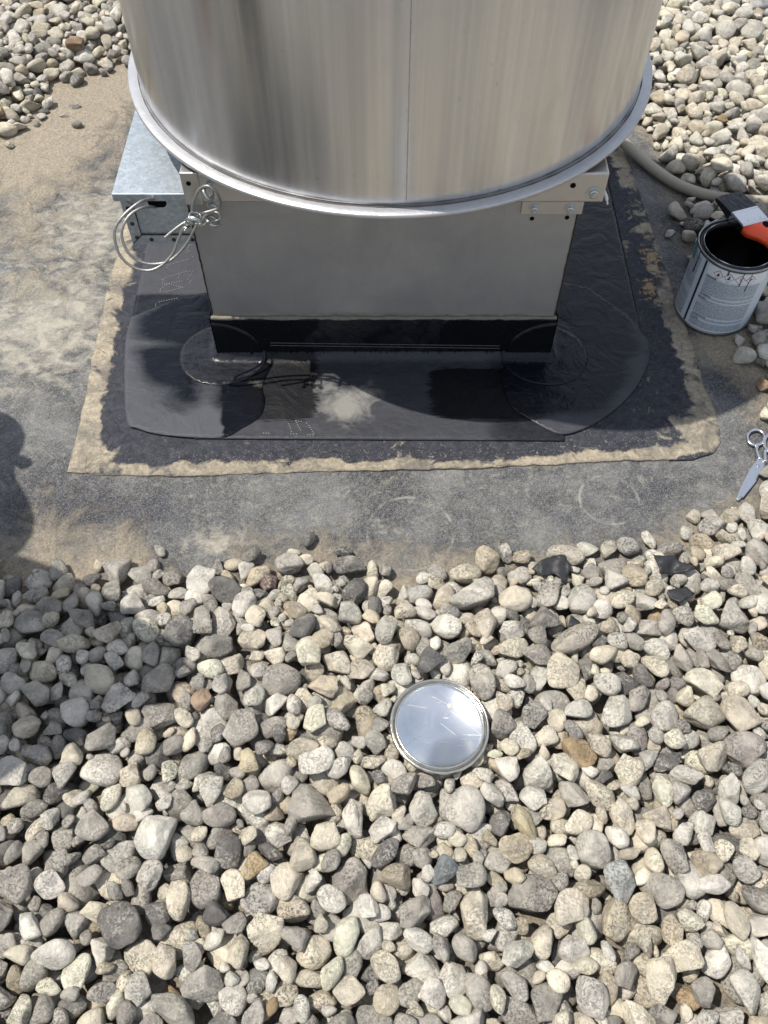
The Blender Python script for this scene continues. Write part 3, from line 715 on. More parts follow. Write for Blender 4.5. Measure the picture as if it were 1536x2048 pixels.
# ------------------------------------------------------------------ exhaust fan
DX, DY, DR = 0.012, 1.72, 0.4985
def build_fan():
    t = empty('exhaust_fan', (DX, DY, 0.44), 'round brushed aluminium exhaust fan drum sitting on the square curb', 'exhaust fan')
    zb = 0.527
    prof = [(DR-0.002, zb-0.004), (DR, zb), (DR+0.0005, zb+0.01)]+[(DR+0.0005+0.004*i/20, zb+0.01+0.56*i/20) for i in range(1, 21)]
    top = prof[-1]
    prof += [(top[0]+0.008, top[1]+0.004), (top[0]+0.011, top[1]+0.012), (top[0]+0.006, top[1]+0.02), (top[0]-0.004, top[1]+0.014), (DR-0.004, top[1]-0.01), (DR-0.006, zb)]
    wb = link('windband', lathe_mesh('windband', prof, DX, DY, 192, True), M_DRUM, t, True)
    # overlapped vertical seam
    a = math.atan2(PY(822, 380, DY-DR).y-DY, PY(822, 380, DY-DR).x-DX); a = math.asin(max(-1, min(1, (0.0365-DX)/DR)))-math.pi/2
    me = lathe_mesh('seam', [(DR+0.0003, zb+0.006), (DR+0.0020, zb+0.012), (DR+0.0062, zb+0.565)], DX, DY, 6, True, a, a+0.0032)
    link('seam', me, M_SEAMLINE, wb, True)
    # bottom rim
    ri = DR
    prof = [(ri-0.012, 0.512), (ri-0.012, 0.5225), (ri+0.003, 0.5225), (ri+0.010, 0.5220), (ri+0.0210, 0.5212), (ri+0.0224, 0.5200), (ri+0.0226, 0.5150), (ri+0.0216, 0.5135), (ri+0.0190, 0.5135), (ri+0.018, 0.5145), (ri-0.012, 0.512)]
    rm = link('bottom_rim', lathe_mesh('bottom_rim', prof, DX, DY, 192), M_RIM, t, True)
    pts = []; rad = []
    for k in range(300):
        a = 2*math.pi*k/300; r = ri+0.0022
        pts.append(Vector((DX+r*math.cos(a), DY+r*math.sin(a), 0.5228))); rad.append(0.0008+0.0013*max(0, 0.20+mnoise.noise((math.cos(a)*14, math.sin(a)*14, 1))))
    link('gap_line', tube_mesh('gap_line', pts, rad, 6, True), M_DULL, rm, True)  # thin dark ring drawn where drum wall and rim meet
    # closed floor of the drum so no light leaks through
    vs_ = [(DX+(ri-0.008)*math.cos(2*math.pi*k/64), DY+(ri-0.008)*math.sin(2*math.pi*k/64), 0.516) for k in range(64)]
    link('base_plate', mesh('base_plate', vs_, [tuple(range(64))]), M_ALU, t)
    prof = [(0.0, 1.02), (0.12, 1.015), (0.24, 0.98), (0.30, 0.93), (0.31, 0.82), (0.31, 0.53)]
    link('motor_hood', lathe_mesh('motor_hood', prof, DX, DY, 64, True), M_DRUM, t, True)
    # square base frame
    x0, x1, y0 = -0.366, 0.405, 1.346
    bf = link('base_frame', box_mesh('base_frame', x0+0.004, x1, y0, 2.14, 0.4375, 0.500, 0.004, 3), M_ALU, t)
    link('neck', box_mesh('neck', -0.33, 0.36, 1.40, 2.06, 0.4990, 0.5125, 0.002), M_ALU, t)
    link('folded_end', box_mesh('folded_end', x0, x0+0.032, y0-0.005, y0+0.16, 0.4365, 0.5035, 0.002), M_ALU, bf)
    hole(PY(1146, 371, y0), 0.0052, bf)
    bolt(PY(1187, 386, y0), 0.0095, 0.006, bf)
    c = PY(377, 367, y0-0.005)
    hole(c, 0.0045, bf)
    # tail of a plastic tie behind the right end
    a = Vector((x1-0.002, y0+0.03, 0.452)); pts = catmull([a, a+Vector((0.010, -0.012, -0.012)), a+Vector((0.016, -0.016, -0.028))], 5)
    link('tie_tail', tube_mesh('tie_tail', pts, [0.0035]*4+[0.0032]*4+[0.0018]*3, 6), M_TIE, t)
    # eye bolts
    for (px, py, ry, rz, rr) in ((422, 356, 0.4, 0.2, 0.0115), (426, 409, 0.5, -0.5, 0.0115)):
        yw = y0 if py < 395 else CY0
        p = PY(px, py, yw); eb = bolt(p, 0.0088, 0.010, t, 'eye_bolt')
        q = p+Vector((-0.005, -0.026, -0.004 if py < 395 else -0.012))
        link('stem', tube_mesh('stem', [p, p+Vector((-0.001, -0.014, -0.002)), q+Vector((0.002, rr*0.9, 0.004))], 0.0038, 10), M_ZINC, eb, True)
        axis_u = Vector((0.30, -0.55, -0.78)).normalized() if py < 395 else Vector((0.8, -0.45, -0.45)).normalized()
        axis_v = Vector((0.35, 0.90, -0.25)); axis_v = (axis_v-axis_u*axis_v.dot(axis_u)).normalized()
        pts = [q+axis_u*rr*0.6+(axis_u*math.cos(2*math.pi*k/28)+axis_v*math.sin(2*math.pi*k/28))*rr for k in range(28)]
        link('ring', tube_mesh('ring', pts, 0.0036, 10, True), M_ZINC, eb, True)
    return t
FAN = build_fan()

# ------------------------------------------------------------------ galvanised junction box
def build_box():
    t = empty('junction_box', (-0.44, 1.40, 0.30), 'blue grey galvanised steel box fixed to the side of the curb beside the fan drum', 'metal box')
    x0, x1, y0, y1, z0, z1 = -0.507, CX0-0.004, 1.402, 1.98, 0.302, 0.415
    link('body', box_mesh('body', x0, x1, y0, y1, z0, z1, 0.0015), M_GALV, t)
    lid = link('lid', box_mesh('lid', x0-0.011, x1-0.001, y0-0.008, y1+0.006, z1-0.010, z1+0.0065, 0.0022, 3), M_GALV, t)
    # front flanges, mitred
    d = 0.022
    for nm, P in (('flange', [(x0, z0), (x0+d, z0+d), (x0+d, z1-0.012), (x0, z1-0.012)]), ('flange', [(x0+0.0022, z0), (x1, z0), (x1, z0+d-0.002), (x0+d+0.0016, z0+d-0.002)])):
        vs_ = [(x, y0-0.0030, z) for x, z in P]+[(x, y0+0.001, z) for x, z in P]
        me = mesh(nm, vs_, [(3, 2, 1, 0), (0, 1, 5, 4), (1, 2, 6, 5), (2, 3, 7, 6), (3, 0, 4, 7)])
        bm = bmesh.new(); bm.from_mesh(me); bmesh.ops.recalc_face_normals(bm, faces=bm.faces); bm.to_mesh(me); bm.free()
        link(nm, me, M_GALV, t)
    for q in ([(x0+0.012, z1-0.012), (x0+d, z1-0.022), (x0+d, z0+d), (x1, z0+d-0.001)], [(x0+0.0012, z0), (x0+d+0.0004, z0+d-0.0008)]):
        link('joint', tube_mesh('joint', [Vector((a_, y0-0.0022, b_)) for a_, b_ in q], 0.0013, 6), M_SEAM, t)  # dark strips drawn along the flange gaps
    for (x, z) in ((x0+0.011, 0.386), (x0+0.0105, 0.350), (x0+0.012, 0.317), (x0+0.040, 0.312), (x0+0.085, 0.312), (x1-0.008, 0.312)):
        p = Vector((x, y0-0.0030, z)); vs_ = []
        for rr, dd in ((0.0044, 0), (0.0041, 0.0012), (0.0022, 0.0018)):
            vs_ += [(p.x+rr*math.cos(2*math.pi*k/12), p.y-dd, p.z+rr*math.sin(2*math.pi*k/12)) for k in range(12)]
        fs = [(i*12+k, i*12+(k+1) % 12, (i+1)*12+(k+1) % 12, (i+1)*12+k) for i in range(2) for k in range(12)]+[tuple(range(24, 36))]
        link('screw', mesh('screw', vs_, fs), M_SEAM, t)
    # cable slot
    c = PY(314, 406, y0-0.001); vs_ = []
    for k in range(28):
        a = 2*math.pi*k/28; cx = 0.0075 if math.cos(a) > 0 else -0.0075
        vs_.append((c.x+cx+0.0105*math.cos(a), y0-0.0008, c.z+0.0105*math.sin(a)))
    vs_ += [(x, y0+0.003, z) for x, y, z in vs_]
    link('cable_slot', mesh('cable_slot', vs_, [tuple(range(28))]+[(k, (k+1) % 28, 28+(k+1) % 28, 28+k) for k in range(28)]), M_HOLE, t)
    return t
BOX = build_box()

# ------------------------------------------------------------------ wire rope with clips
def build_rope():
    t = empty('wire_rope', tuple(PY(385, 445, 1.33)), 'coiled grey steel wire rope looped through the eye bolts and into the metal box slot', 'wire rope')
    def strand(name, px, r=0.0026):
        pts = [PY(x, y, yy) for x, y, yy in px]
        return link(name, tube_mesh(name, catmull(pts, 14), r, 12, False, 900.0, 6, 0.10), M_WIRE, t, True)
    strand('strand', [(318, 399, 1.43), (309, 398, 1.398), (284, 402, 1.36), (255, 423, 1.335), (233, 450, 1.32), (229, 475, 1.31), (239, 509, 1.30), (262, 532, 1.295), (294, 541, 1.295), (321, 532, 1.30), (344, 509, 1.308), (356, 481, 1.315), (368, 454, 1.318), (382, 440, 1.318)])
    strand('strand', [(320, 414, 1.43), (311, 414, 1.40), (286, 415, 1.37), (262, 428, 1.35), (247, 450, 1.335), (244, 475, 1.325), (255, 503, 1.315), (274, 520, 1.31), (301, 528, 1.31), (333, 524, 1.315), (356, 508, 1.322), (376, 483, 1.328), (387, 462, 1.33), (396, 446, 1.332)])
    strand('tail', [(330, 475, 1.30), (348, 460, 1.306), (368, 446, 1.312), (388, 437, 1.318)])
    strand('loop', [(384, 444, 1.322), (384, 426, 1.322), (388, 400, 1.32), (399, 379, 1.315), (413, 372, 1.308), (425, 377, 1.306), (434, 386, 1.308), (440, 405, 1.315), (437, 416, 1.32), (425, 421, 1.322), (405, 427, 1.322), (390, 434, 1.32)])
    strand('loop', [(392, 448, 1.328), (404, 440, 1.33), (415, 428, 1.33), (428, 424, 1.328), (438, 428, 1.325), (440, 436, 1.322), (433, 441, 1.32), (420, 444, 1.322), (408, 450, 1.326), (396, 452, 1.328)])
    for (px, py, ang, yy) in ((377, 444, 0.9, 1.308), (390, 436, -0.25, 1.306)):
        c = PY(px, py, yy); ux = Vector((math.cos(ang), 0, math.sin(ang))); uz = Vector((-math.sin(ang), 0, math.cos(ang))); uy = Vector((0, 1, 0))
        def L(a, b, d): return c+(ux*a+uy*b+uz*d)*1.3
        bm = bmesh.new(); bmesh.ops.create_cube(bm, size=1)
        for v in bm.verts: v.co = L(v.co.x*0.015, v.co.y*0.006-0.003, v.co.z*0.008)
        bmesh.ops.bevel(bm, geom=bm.edges[:], offset=0.0012, segments=2, affect='EDGES')
        cl = link('rope_clip', bm_mesh('rope_clip', bm), M_ZINC, t, True)
        u = [L(-0.008, -0.012, 0), L(-0.008, 0.004, 0)]+[L(-0.008*math.cos(math.pi*k/8), 0.004+0.008*math.sin(math.pi*k/8), 0) for k in range(1, 8)]+[L(0.008, 0.004, 0), L(0.008, -0.012, 0)]
        link('u_bolt', tube_mesh('u_bolt', u, 0.0022, 8), M_ZINC, cl, True)
        for sgn in (-1, 1):
            vs_ = []
            for dd in (-0.0065, -0.0105):
                vs_ += [L(sgn*0.008+0.0045*math.cos(k*math.pi/3), dd, 0.0045*math.sin(k*math.pi/3)) for k in range(6)]
            link('nut', mesh('nut', vs_, [(k, (k+1) % 6, 6+(k+1) % 6, 6+k) for k in range(6)]+[(6, 7, 8, 9, 10, 11)]), M_ZINC, cl)
build_rope()

# ------------------------------------------------------------------ conduit hose
HOSE = [G(1180, 250, 0.10), G(1225, 268, 0.045), G(1262, 298, 0.022), G(1303, 334, 0.018), G(1350, 366, 0.018), G(1400, 386, 0.020), G(1450, 396, 0.026), G(1500, 401, 0.032), G(1560, 402, 0.034), G(1650, 396, 0.034), G(1760, 380, 0.03)]
def build_hose():
    pts = catmull(HOSE, 10); me = tube_mesh('hose', pts, 0.0142, 16)
    o = link('hose', me, M_HOSE, None, True)
    tag(o, 'tan grey flexible hose curving from under the drum onto the gravel', 'hose')
build_hose()

# ------------------------------------------------------------------ paint can
CAN = Vector((0.786, 1.530, 0.003)); CR = 0.0885; CH = 0.192
def build_can():
    t = empty('paint_can', tuple(CAN), 'open one gallon metal paint can with grey printed label and black paint inside', 'paint can')
    x, y, z0 = CAN
    link('body', lathe_mesh('body', [(0, z0+0.004), (CR-0.004, z0+0.004), (CR-0.001, z0+0.001), (CR+0.001, z0+0.002), (CR+0.001, z0+0.005), (CR-0.001, z0+0.007), (CR-0.001, z0+CH-0.008), (CR+0.0012, z0+CH-0.005), (CR+0.0012, z0+CH-0.002), (CR-0.001, z0+CH), (CR-0.003, z0+CH-0.004), (CR-0.003, z0+0.01)], x, y, 96), M_CANRIM, t, True)
    rim = link('rim', lathe_mesh('rim', [(CR-0.003, z0+CH-0.002), (CR-0.005, z0+CH-0.007), (CR-0.009, z0+CH-0.007), (CR-0.0105, z0+CH-0.001), (CR-0.013, z0+CH-0.001), (CR-0.0135, z0+CH-0.012)], x, y, 96), M_DRIP, t, True)
    # shiny ridges of the rim where the paint has rubbed off
    for rr, zz, n1, n2 in ((CR+0.0004, z0+CH-0.0002, 0, 96), (CR-0.0118, z0+CH-0.0002, 0, 96)):
        pts = [Vector((x+rr*math.cos(2*math.pi*k/96), y+rr*math.sin(2*math.pi*k/96), zz)) for k in range(96)]
        link('bead', tube_mesh('bead', pts, [0.0002+0.0012*max(0, mnoise.noise((k*0.35, rr*100, 0))) for k in range(96)], 6, True), M_STEEL, rim, True)
    vs_ = [(x+(CR-0.0032)*math.cos(2*math.pi*k/64), y+(CR-0.0032)*math.sin(2*math.pi*k/64), z0+0.095) for k in range(64)]
    link('paint', mesh('paint', vs_, [tuple(range(64))]), M_PAINT, t)
    vs_ = lathe_mesh('inner_coat', [(CR-0.0035, z0+0.09), (CR-0.0035, z0+CH-0.006)], x, y, 64)
    link('inner_coat', vs_, M_PAINT, t, True)
    # wrapped paper label
    front = math.atan2(-y, -x); rl = CR-0.0002
    k = NB('can_label', Roughness=0.5); u = k.uv()
    lines = k.n('TexWave', {'Vector': u, 'Scale': 1.0, 'Distortion': 0.0}, wave_type='BANDS', bands_direction='Y').outputs['Fac']
    rowf = k.math('FRACT', k.math('MULTIPLY', k.n('SeparateXYZ', {0: u}).outputs[1], 420.0))
    row = k.math('MULTIPLY', k.math('GREATER_THAN', rowf, 0.35), 1.0)
    words = k.ramp(k.noise(1, 2, 0.6, k.map(u, (330, 420, 1))), 0.42, 0.50)
    gap = k.ramp(k.noise(1, 1, 0.5, k.map(u, (3, 55, 1), loc=(2, 3, 0))), 0.36, 0.40)
    ink = k.math('MULTIPLY', k.math('MULTIPLY', row, words), gap)
    sv = k.n('SeparateXYZ', {0: u})
    um, vm = sv.outputs[0], sv.outputs[1]
    def band(s, a, b): return k.math('MULTIPLY', k.math('GREATER_THAN', s, a), k.math('LESS_THAN', s, b))
    S0 = -R_(33)*CR                                       # place of the dark stripe, metres along the wrap
    right_block = k.math('MULTIPLY', band(um, S0+0.010, S0+0.135), band(vm, 0.012, 0.150))
    for zc in (0.034, 0.045, 0.094, 0.104): right_block = k.math('MULTIPLY', right_block, k.math('SUBTRACT', 1.0, band(vm, zc-0.0022, zc+0.0022)))
    left_edge = k.math('ADD', S0-0.012, k.math('MULTIPLY', k.noise(1, 1, 0.5, k.map(u, (0, 300, 1))), -0.012))
    left_block = k.math('MULTIPLY', k.math('MULTIPLY', k.math('LESS_THAN', um, left_edge), k.math('GREATER_THAN', um, S0-0.11)), band(vm, 0.012, 0.176))
    area = k.math('ADD', right_block, left_block)
    c = k.mix(k.math('MULTIPLY', k.math('MULTIPLY', ink, area), 0.80), (0.54, 0.60, 0.66), (0.07, 0.08, 0.095))
    tint = k.math('MULTIPLY', area, 0.20)
    c = k.mix(tint, c, (0.20, 0.22, 0.26))
    c = k.mix(k.math('MULTIPLY', k.ramp(k.noise(55, 5, 0.65), 0.55, 0.75), 0.22), c, (0.30, 0.32, 0.34))
    k.set('Base Color', c); k.set('Roughness', 0.42)
    a0 = front-R_(150); a1 = front+R_(150)
    vs_, fs, uvs = [], [], []
    n = 120
    for i in range(n+1):
        a = a0+(a1-a0)*i/n
        for zz in (z0+0.008, z0+CH-0.009): vs_.append((x+(rl)*math.cos(a), y+(rl)*math.sin(a), zz))
    for i in range(n):
        fs.append((2*i, 2*i+2, 2*i+3, 2*i+1))
        ua, ub = (a0+(a1-a0)*i/n-front)*CR, (a0+(a1-a0)*(i+1)/n-front)*CR
        uvs += [(ua, 0.008), (ub, 0.008), (ub, CH-0.009), (ua, CH-0.009)]
    me = mesh('label', vs_, fs); ul = me.uv_layers.new(name='UVMap'); ul.data.foreach_set('uv', np.array(uvs, np.float32).ravel())
    lab = link('label', me, k.m, t, True)
    def W(um_, vm_, off=0.0004):
        a = front+um_/CR; return (x+(rl+off)*math.cos(a), y+(rl+off)*math.sin(a), z0+vm_)
    def patch(name, u0, u1, v0, v1, mat, off=0.0004):
        m = max(2, int(abs(u1-u0)/0.004)+1)
        q = [W(u0+(u1-u0)*i/m, v, off) for i in range(m+1) for v in (v0, v1)]
        return link(name, mesh(name, q, [(2*i, 2*i+2, 2*i+3, 2*i+1) for i in range(m)]), mat, lab)
    patch('stripe', S0-0.0045, S0+0.0012, 0.009, CH-0.010, M_INK)
    patch('blank_panel', S0+0.008, S0+0.145, 0.1555, 0.181, M_WHITE, 0.0003)
    for i in range(4):
        uc, vc = S0+0.035+i*0.0238, 0.1665; h = 0.0118
        for nm, hh, mat, off in (('hazard_diamond', h, M_RED, 0.0007), ('diamond_field', h-0.0017, M_WHITE, 0.0010)):
            q = [W(uc+hh, vc, off), W(uc, vc+hh, off), W(uc-hh, vc, off), W(uc, vc-hh, off), W(uc, vc, off)]
            link(nm, mesh(nm, q, [(4, 0, 1), (4, 1, 2), (4, 2, 3), (4, 3, 0)]), mat, lab)
        shapes = [[(0, .006), (.0025, .002), (.003, -.002), (.001, -.0045), (-.002, -.0045), (-.003, -.001), (-.001, .001)],
                  [(-.001, .005), (.002, .005), (.0025, .002), (.001, .0005), (.003, -.002), (.003, -.004), (-.0035, -.004), (-.0035, -.002), (-.001, .0005), (-.002, .003)],
                  [(-.0008, .005), (.0008, .005), (.0006, -.002), (-.0006, -.002)], [(-.002, .004), (.003, .003), (.003, .0015), (-.0005, .001), (-.001, -.003), (-.003, -.003)]]
        q = [W(uc+a, vc+b, 0.0013) for a, b in shapes[i]]; link('hazard_symbol', mesh('hazard_symbol', q, [tuple(range(len(q)))]), M_INK, lab)
    def word(s, u0, v0, h):
        cu = bpy.data.curves.new('txt', 'FONT'); cu.body = s; cu.size = h; cu.offset = 0.00012; ob = bpy.data.objects.new('txt', cu); COL.objects.link(ob)
        dg = bpy.context.evaluated_depsgraph_get(); me_ = bpy.data.meshes.new_from_object(ob.evaluated_get(dg)); bpy.data.objects.remove(ob)
        for v in me_.vertices: v.co = W(u0+v.co.x, v0+v.co.y, 0.0006)
        me_.name = 'lettering'; me_.materials.clear(); link('lettering', me_, M_INK, lab)
    word('DANGER', S0+0.010, 0.1505, 0.0062)
    word('WARNING', S0+0.012, 0.1015, 0.0052); word('PELIGRO', S0+0.010, 0.0915, 0.0052)
    word('ADVERTENCIA', S0+0.012, 0.0425, 0.0050); word('DANGER', S0+0.010, 0.0318, 0.0050)
    # paint drips and a strip of teal tape
    for (uu, v0, v1, r) in ((S0-0.030, CH-0.006, 0.128, 0.0012), (S0+0.053, CH-0.008, 0.174, 0.0016), (S0+0.085, CH-0.006, 0.150, 0.0010), (S0+0.103, CH-0.006, 0.135, 0.0007)):
        pts = [Vector(W(uu+0.002*mnoise.noise((v*40, uu*99, 0)), v, 0.0008)) for v in np.linspace(v0, v1, 12)]
        link('paint_drip', tube_mesh('paint_drip', pts, [r*(0.75+0.5*(i/11)) for i in range(12)], 6), M_DRIP, t, True)
    q = []; fs = []
    for i in range(7):
        for j in range(5):
            q.append(W(S0-0.050-0.022*i/6, CH-0.002-0.040*j/4-0.004*math.sin(i), 0.0022+0.0022*mnoise.noise((i*0.9, j*0.9, 4))))
    fs = [(i*5+j, (i+1)*5+j, (i+1)*5+j+1, i*5+j+1) for i in range(6) for j in range(4)]
    link('tape', mesh('tape', q, fs), M_TAPE, t, True)
    # handle ears
    for s in (-1, 1):
        a = front+s*R_(97); p = Vector((x+CR*math.cos(a), y+CR*math.sin(a), z0+CH-0.035)); nrm = Vector((math.cos(a), math.sin(a), 0)); tan = Vector((-nrm.y, nrm.x, 0))
        vs_ = []
        for rr, d in ((0.011, 0), (0.0105, 0.003), (0.006, 0.0045)):
            vs_ += [p+nrm*d+(tan*math.cos(2*math.pi*m/16)+Vector((0, 0, 1))*math.sin(2*math.pi*m/16))*rr for m in range(16)]
        link('handle_ear', mesh('handle_ear', vs_, [(i*16+m, i*16+(m+1) % 16, (i+1)*16+(m+1) % 16, (i+1)*16+m) for i in range(2) for m in range(16)]+[tuple(range(32, 48))]), M_STEEL, t, True)
    return t
build_can()

# ------------------------------------------------------------------ paint brush lying across the can
def build_brush():
    zt = CAN.z+CH+0.010
    A = G(1455, 391, zt+0.004); B = G(1509, 453, zt)
    ax = (B-A).normalized(); wd = Vector((ax.y, -ax.x, 0)).normalized()*-1; up = wd.cross(ax).normalized()
    if up.z < 0: up = -up
    L0 = (B-A).length
    t = empty('paint_brush', tuple(B), 'flat paint brush with black wet bristles and orange handle resting across the open can', 'paint brush')
    def P(a, b, c): return A+ax*a+wd*b+up*c
    bl = L0*0.56; hw = 0.0335
    # bristles: bundle with ragged tip
    vs_, fs = [], []
    nb, nl = 44, 6
    for layer in (1, -1):
        base = len(vs_)
        for i in range(nb+1):
            b = -hw+2*hw*i/nb; tip = -0.004*random.random()+0.0035*abs(b/hw)
            for j in range(nl+1):
                f = j/nl; a = tip+(bl-tip)*f
                c = layer*(0.0035+0.0065*f**0.7)+0.0009*random.uniform(-1, 1)*(i % 2)
                vs_.append(P(a, b*(0.97+0.03*f)+0.0006*random.uniform(-1, 1)*(1-f), c))
        for i in range(nb):
            for j in range(nl):
                q = (base+i*(nl+1)+j, base+(i+1)*(nl+1)+j, base+(i+1)*(nl+1)+j+1, base+i*(nl+1)+j+1)
                fs.append(q if layer > 0 else q[::-1])
    off = (nb+1)*(nl+1)
    for i in range(nb): fs.append((i*(nl+1), off+i*(nl+1), off+(i+1)*(nl+1), (i+1)*(nl+1)))
    for i in (0, nb):
        for j in range(nl): fs.append((i*(nl+1)+j, i*(nl+1)+j+1, off+i*(nl+1)+j+1, off+i*(nl+1)+j))
    me = mesh('bristles', vs_, fs); bm = bmesh.new(); bm.from_mesh(me); bmesh.ops.recalc_face_normals(bm, faces=bm.faces); bm.to_mesh(me); bm.free()
    link('bristles', me, M_BRISTLE, t)
    def slab(name, secs, mat, par, bev=0.0015, sub=False):
        bm = bmesh.new(); rings = []
        for (a, b0, b1, h) in secs:
            rings.append([bm.verts.new(P(a, b0, -h)), bm.verts.new(P(a, b1, -h)), bm.verts.new(P(a, b1, h)), bm.verts.new(P(a, b0, h))])
        for r0, r1 in zip(rings[:-1], rings[1:]):
            for m in range(4): bm.faces.new((r0[m], r0[(m+1) % 4], r1[(m+1) % 4], r1[m]))
        bm.faces.new(rings[0][::-1]); bm.faces.new(rings[-1])
        bmesh.ops.recalc_face_normals(bm, faces=bm.faces)
        if bev: bmesh.ops.bevel(bm, geom=bm.edges[:], offset=bev, segments=3, affect='EDGES', clamp_overlap=True)
        return link(name, bm_mesh(name, bm), mat, par, sub)
    fer = slab('ferrule', [(bl-0.001, -hw-0.001, hw+0.001, 0.0112), (L0, -hw-0.001, hw+0.001, 0.0112)], M_STEEL, t, 0.002)
    for a in (bl+0.006, L0-0.006):                      # pressed ridges
        link('ridge', tube_mesh('ridge', [P(a, -hw*0.93, 0.0112), P(a, hw*0.93, 0.0112)], 0.0007, 6), M_STEEL, fer, True)
    for b in (-hw*0.4, hw*0.1, hw*0.55):
        link('rivet', tube_mesh('rivet', [P(L0-0.012, b, 0.011), P(L0-0.012, b, 0.0125)], 0.0016, 8), M_STEEL, fer, True)
    secs = [(L0-0.001, -hw, hw, 0.0106), (L0+0.008, -hw, hw, 0.0105), (L0+0.018, -hw+0.003, hw-0.001, 0.0102), (L0+0.030, -hw+0.014, hw-0.004, 0.0098), (L0+0.042, -0.011, 0.018, 0.0095), (L0+0.060, -0.006, 0.014, 0.009), (L0+0.085, -0.006, 0.012, 0.009), (L0+0.110, -0.008, 0.013, 0.0088), (L0+0.128, -0.006, 0.010, 0.007)]
    hd = slab('handle', secs, M_ORANGE, t, 0.0026, True)
    # dark hanging eye let into the handle
    vs_ = [P(L0+0.012+0.0105*math.cos(2*math.pi*m/20), 0.019+0.0085*math.sin(2*math.pi*m/20), 0.0107) for m in range(20)]
    link('thumb_hole', mesh('thumb_hole', vs_, [tuple(range(20))]), M_HOLE, hd)
build_brush()

# ------------------------------------------------------------------ can lid lying on the gravel
LID_Z = 0.064; LIDC = G(879, 1451, LID_Z); LID_R = 0.0828
def build_lid():
    t = empty('can_lid', tuple(LIDC), 'shiny round metal can lid lying on the gravel stones', 'can lid')
    k = NB('lid_metal', Metallic=1.0); p = k.pos()
    n = k.noise(22, 4, 0.6, p, 1.2); sc = k.ramp(k.noise(1, 2, 0.5, k.map(p, (26, 700, 10), (0, 0, 0.72))), 0.70, 0.74)
    c = k.mix(k.ramp(n, 0.35, 0.7), (0.78, 0.80, 0.81), (0.90, 0.91, 0.92))
    c = k.mix(k.math('MULTIPLY', k.ramp(k.noise(260, 2, 0.5, p), 0.70, 0.75), 0.5), c, (0.35, 0.36, 0.38))
    k.set('Base Color', c); k.set('Roughness', k.math('ADD', 0.19, k.math('MULTIPLY', sc, 0.30)))
    k.set('Normal', k.bump(k.math('ADD', k.noise(9, 3, 0.5, p), k.math('MULTIPLY', sc, 0.02)), 0.05, 0.01))
    tilt = Matrix.Translation(LIDC) @ Matrix.Rotation(R_(-2.5), 4, 'X') @ Matrix.Rotation(R_(3.0), 4, 'Y')
    r = LID_R
    def L(nm, prof, mat, par, n=128):
        me = lathe_mesh(nm, prof, 0, 0, n); me.transform(tilt); return link(nm, me, mat, par, True)
    L('disc', [(0, 0.0), (r-0.014, 0.0), (r-0.0125, 0.0012), (r-0.0118, 0.004)], k.m, t)
    rim = L('rim', [(r-0.0118, 0.004), (r-0.0105, 0.0052), (r-0.0090, 0.0048), (r-0.0080, 0.0015), (r-0.0066, 0.0002), (r-0.0050, 0.0015), (r-0.0042, 0.0045), (r-0.0026, 0.0056), (r-0.0008, 0.0046), (r, 0.0018), (r-0.0005, -0.0012), (r-0.003, -0.003), (r-0.010, -0.004), (0, -0.0045)], metal('lid_rim_metal', (0.66, 0.65, 0.60), 0.25, 1.0, 0.3, 90, 0.3), t)
    pts = [tilt @ Vector(((r-0.0068)*math.cos(2*math.pi*q/140), (r-0.0068)*math.sin(2*math.pi*q/140), 0.0006)) for q in range(140)]
    link('groove_residue', tube_mesh('groove_residue', pts, [0.0006+0.0013*max(0, 0.1+mnoise.noise((q*0.12, 0, 5))) for q in range(140)], 6, True), M_DULL, rim, True)
    c = tilt @ Vector((0.018, 0.035, 0.0008)); vs_ = [c+Vector((0.004*random.uniform(.7, 1.2)*math.cos(q*math.pi/4), 0.004*random.uniform(.7, 1.2)*math.sin(q*math.pi/4), 0)) for q in range(8)]
    link('glue_spot', mesh('glue_spot', vs_, [tuple(range(8))]), plain('glue', (0.55, 0.5, 0.36), 0.5), t)
    # a few long scratches
    for a, b in (((-.012, .052), (.062, .012)), ((.002, .004), (.026, -.016)), ((.020, .026), (.068, -.014)), ((-.052, .035), (-.02, .03))):
        pts = [tilt @ Vector((a[0]+(b[0]-a[0])*q/6, a[1]+(b[1]-a[1])*q/6, 0.0003)) for q in range(7)]
        link('scratch', tube_mesh('scratch', pts, 0.0003, 5), plain('scratch_mark', (0.62, 0.60, 0.50), 0.5), t)
build_lid()

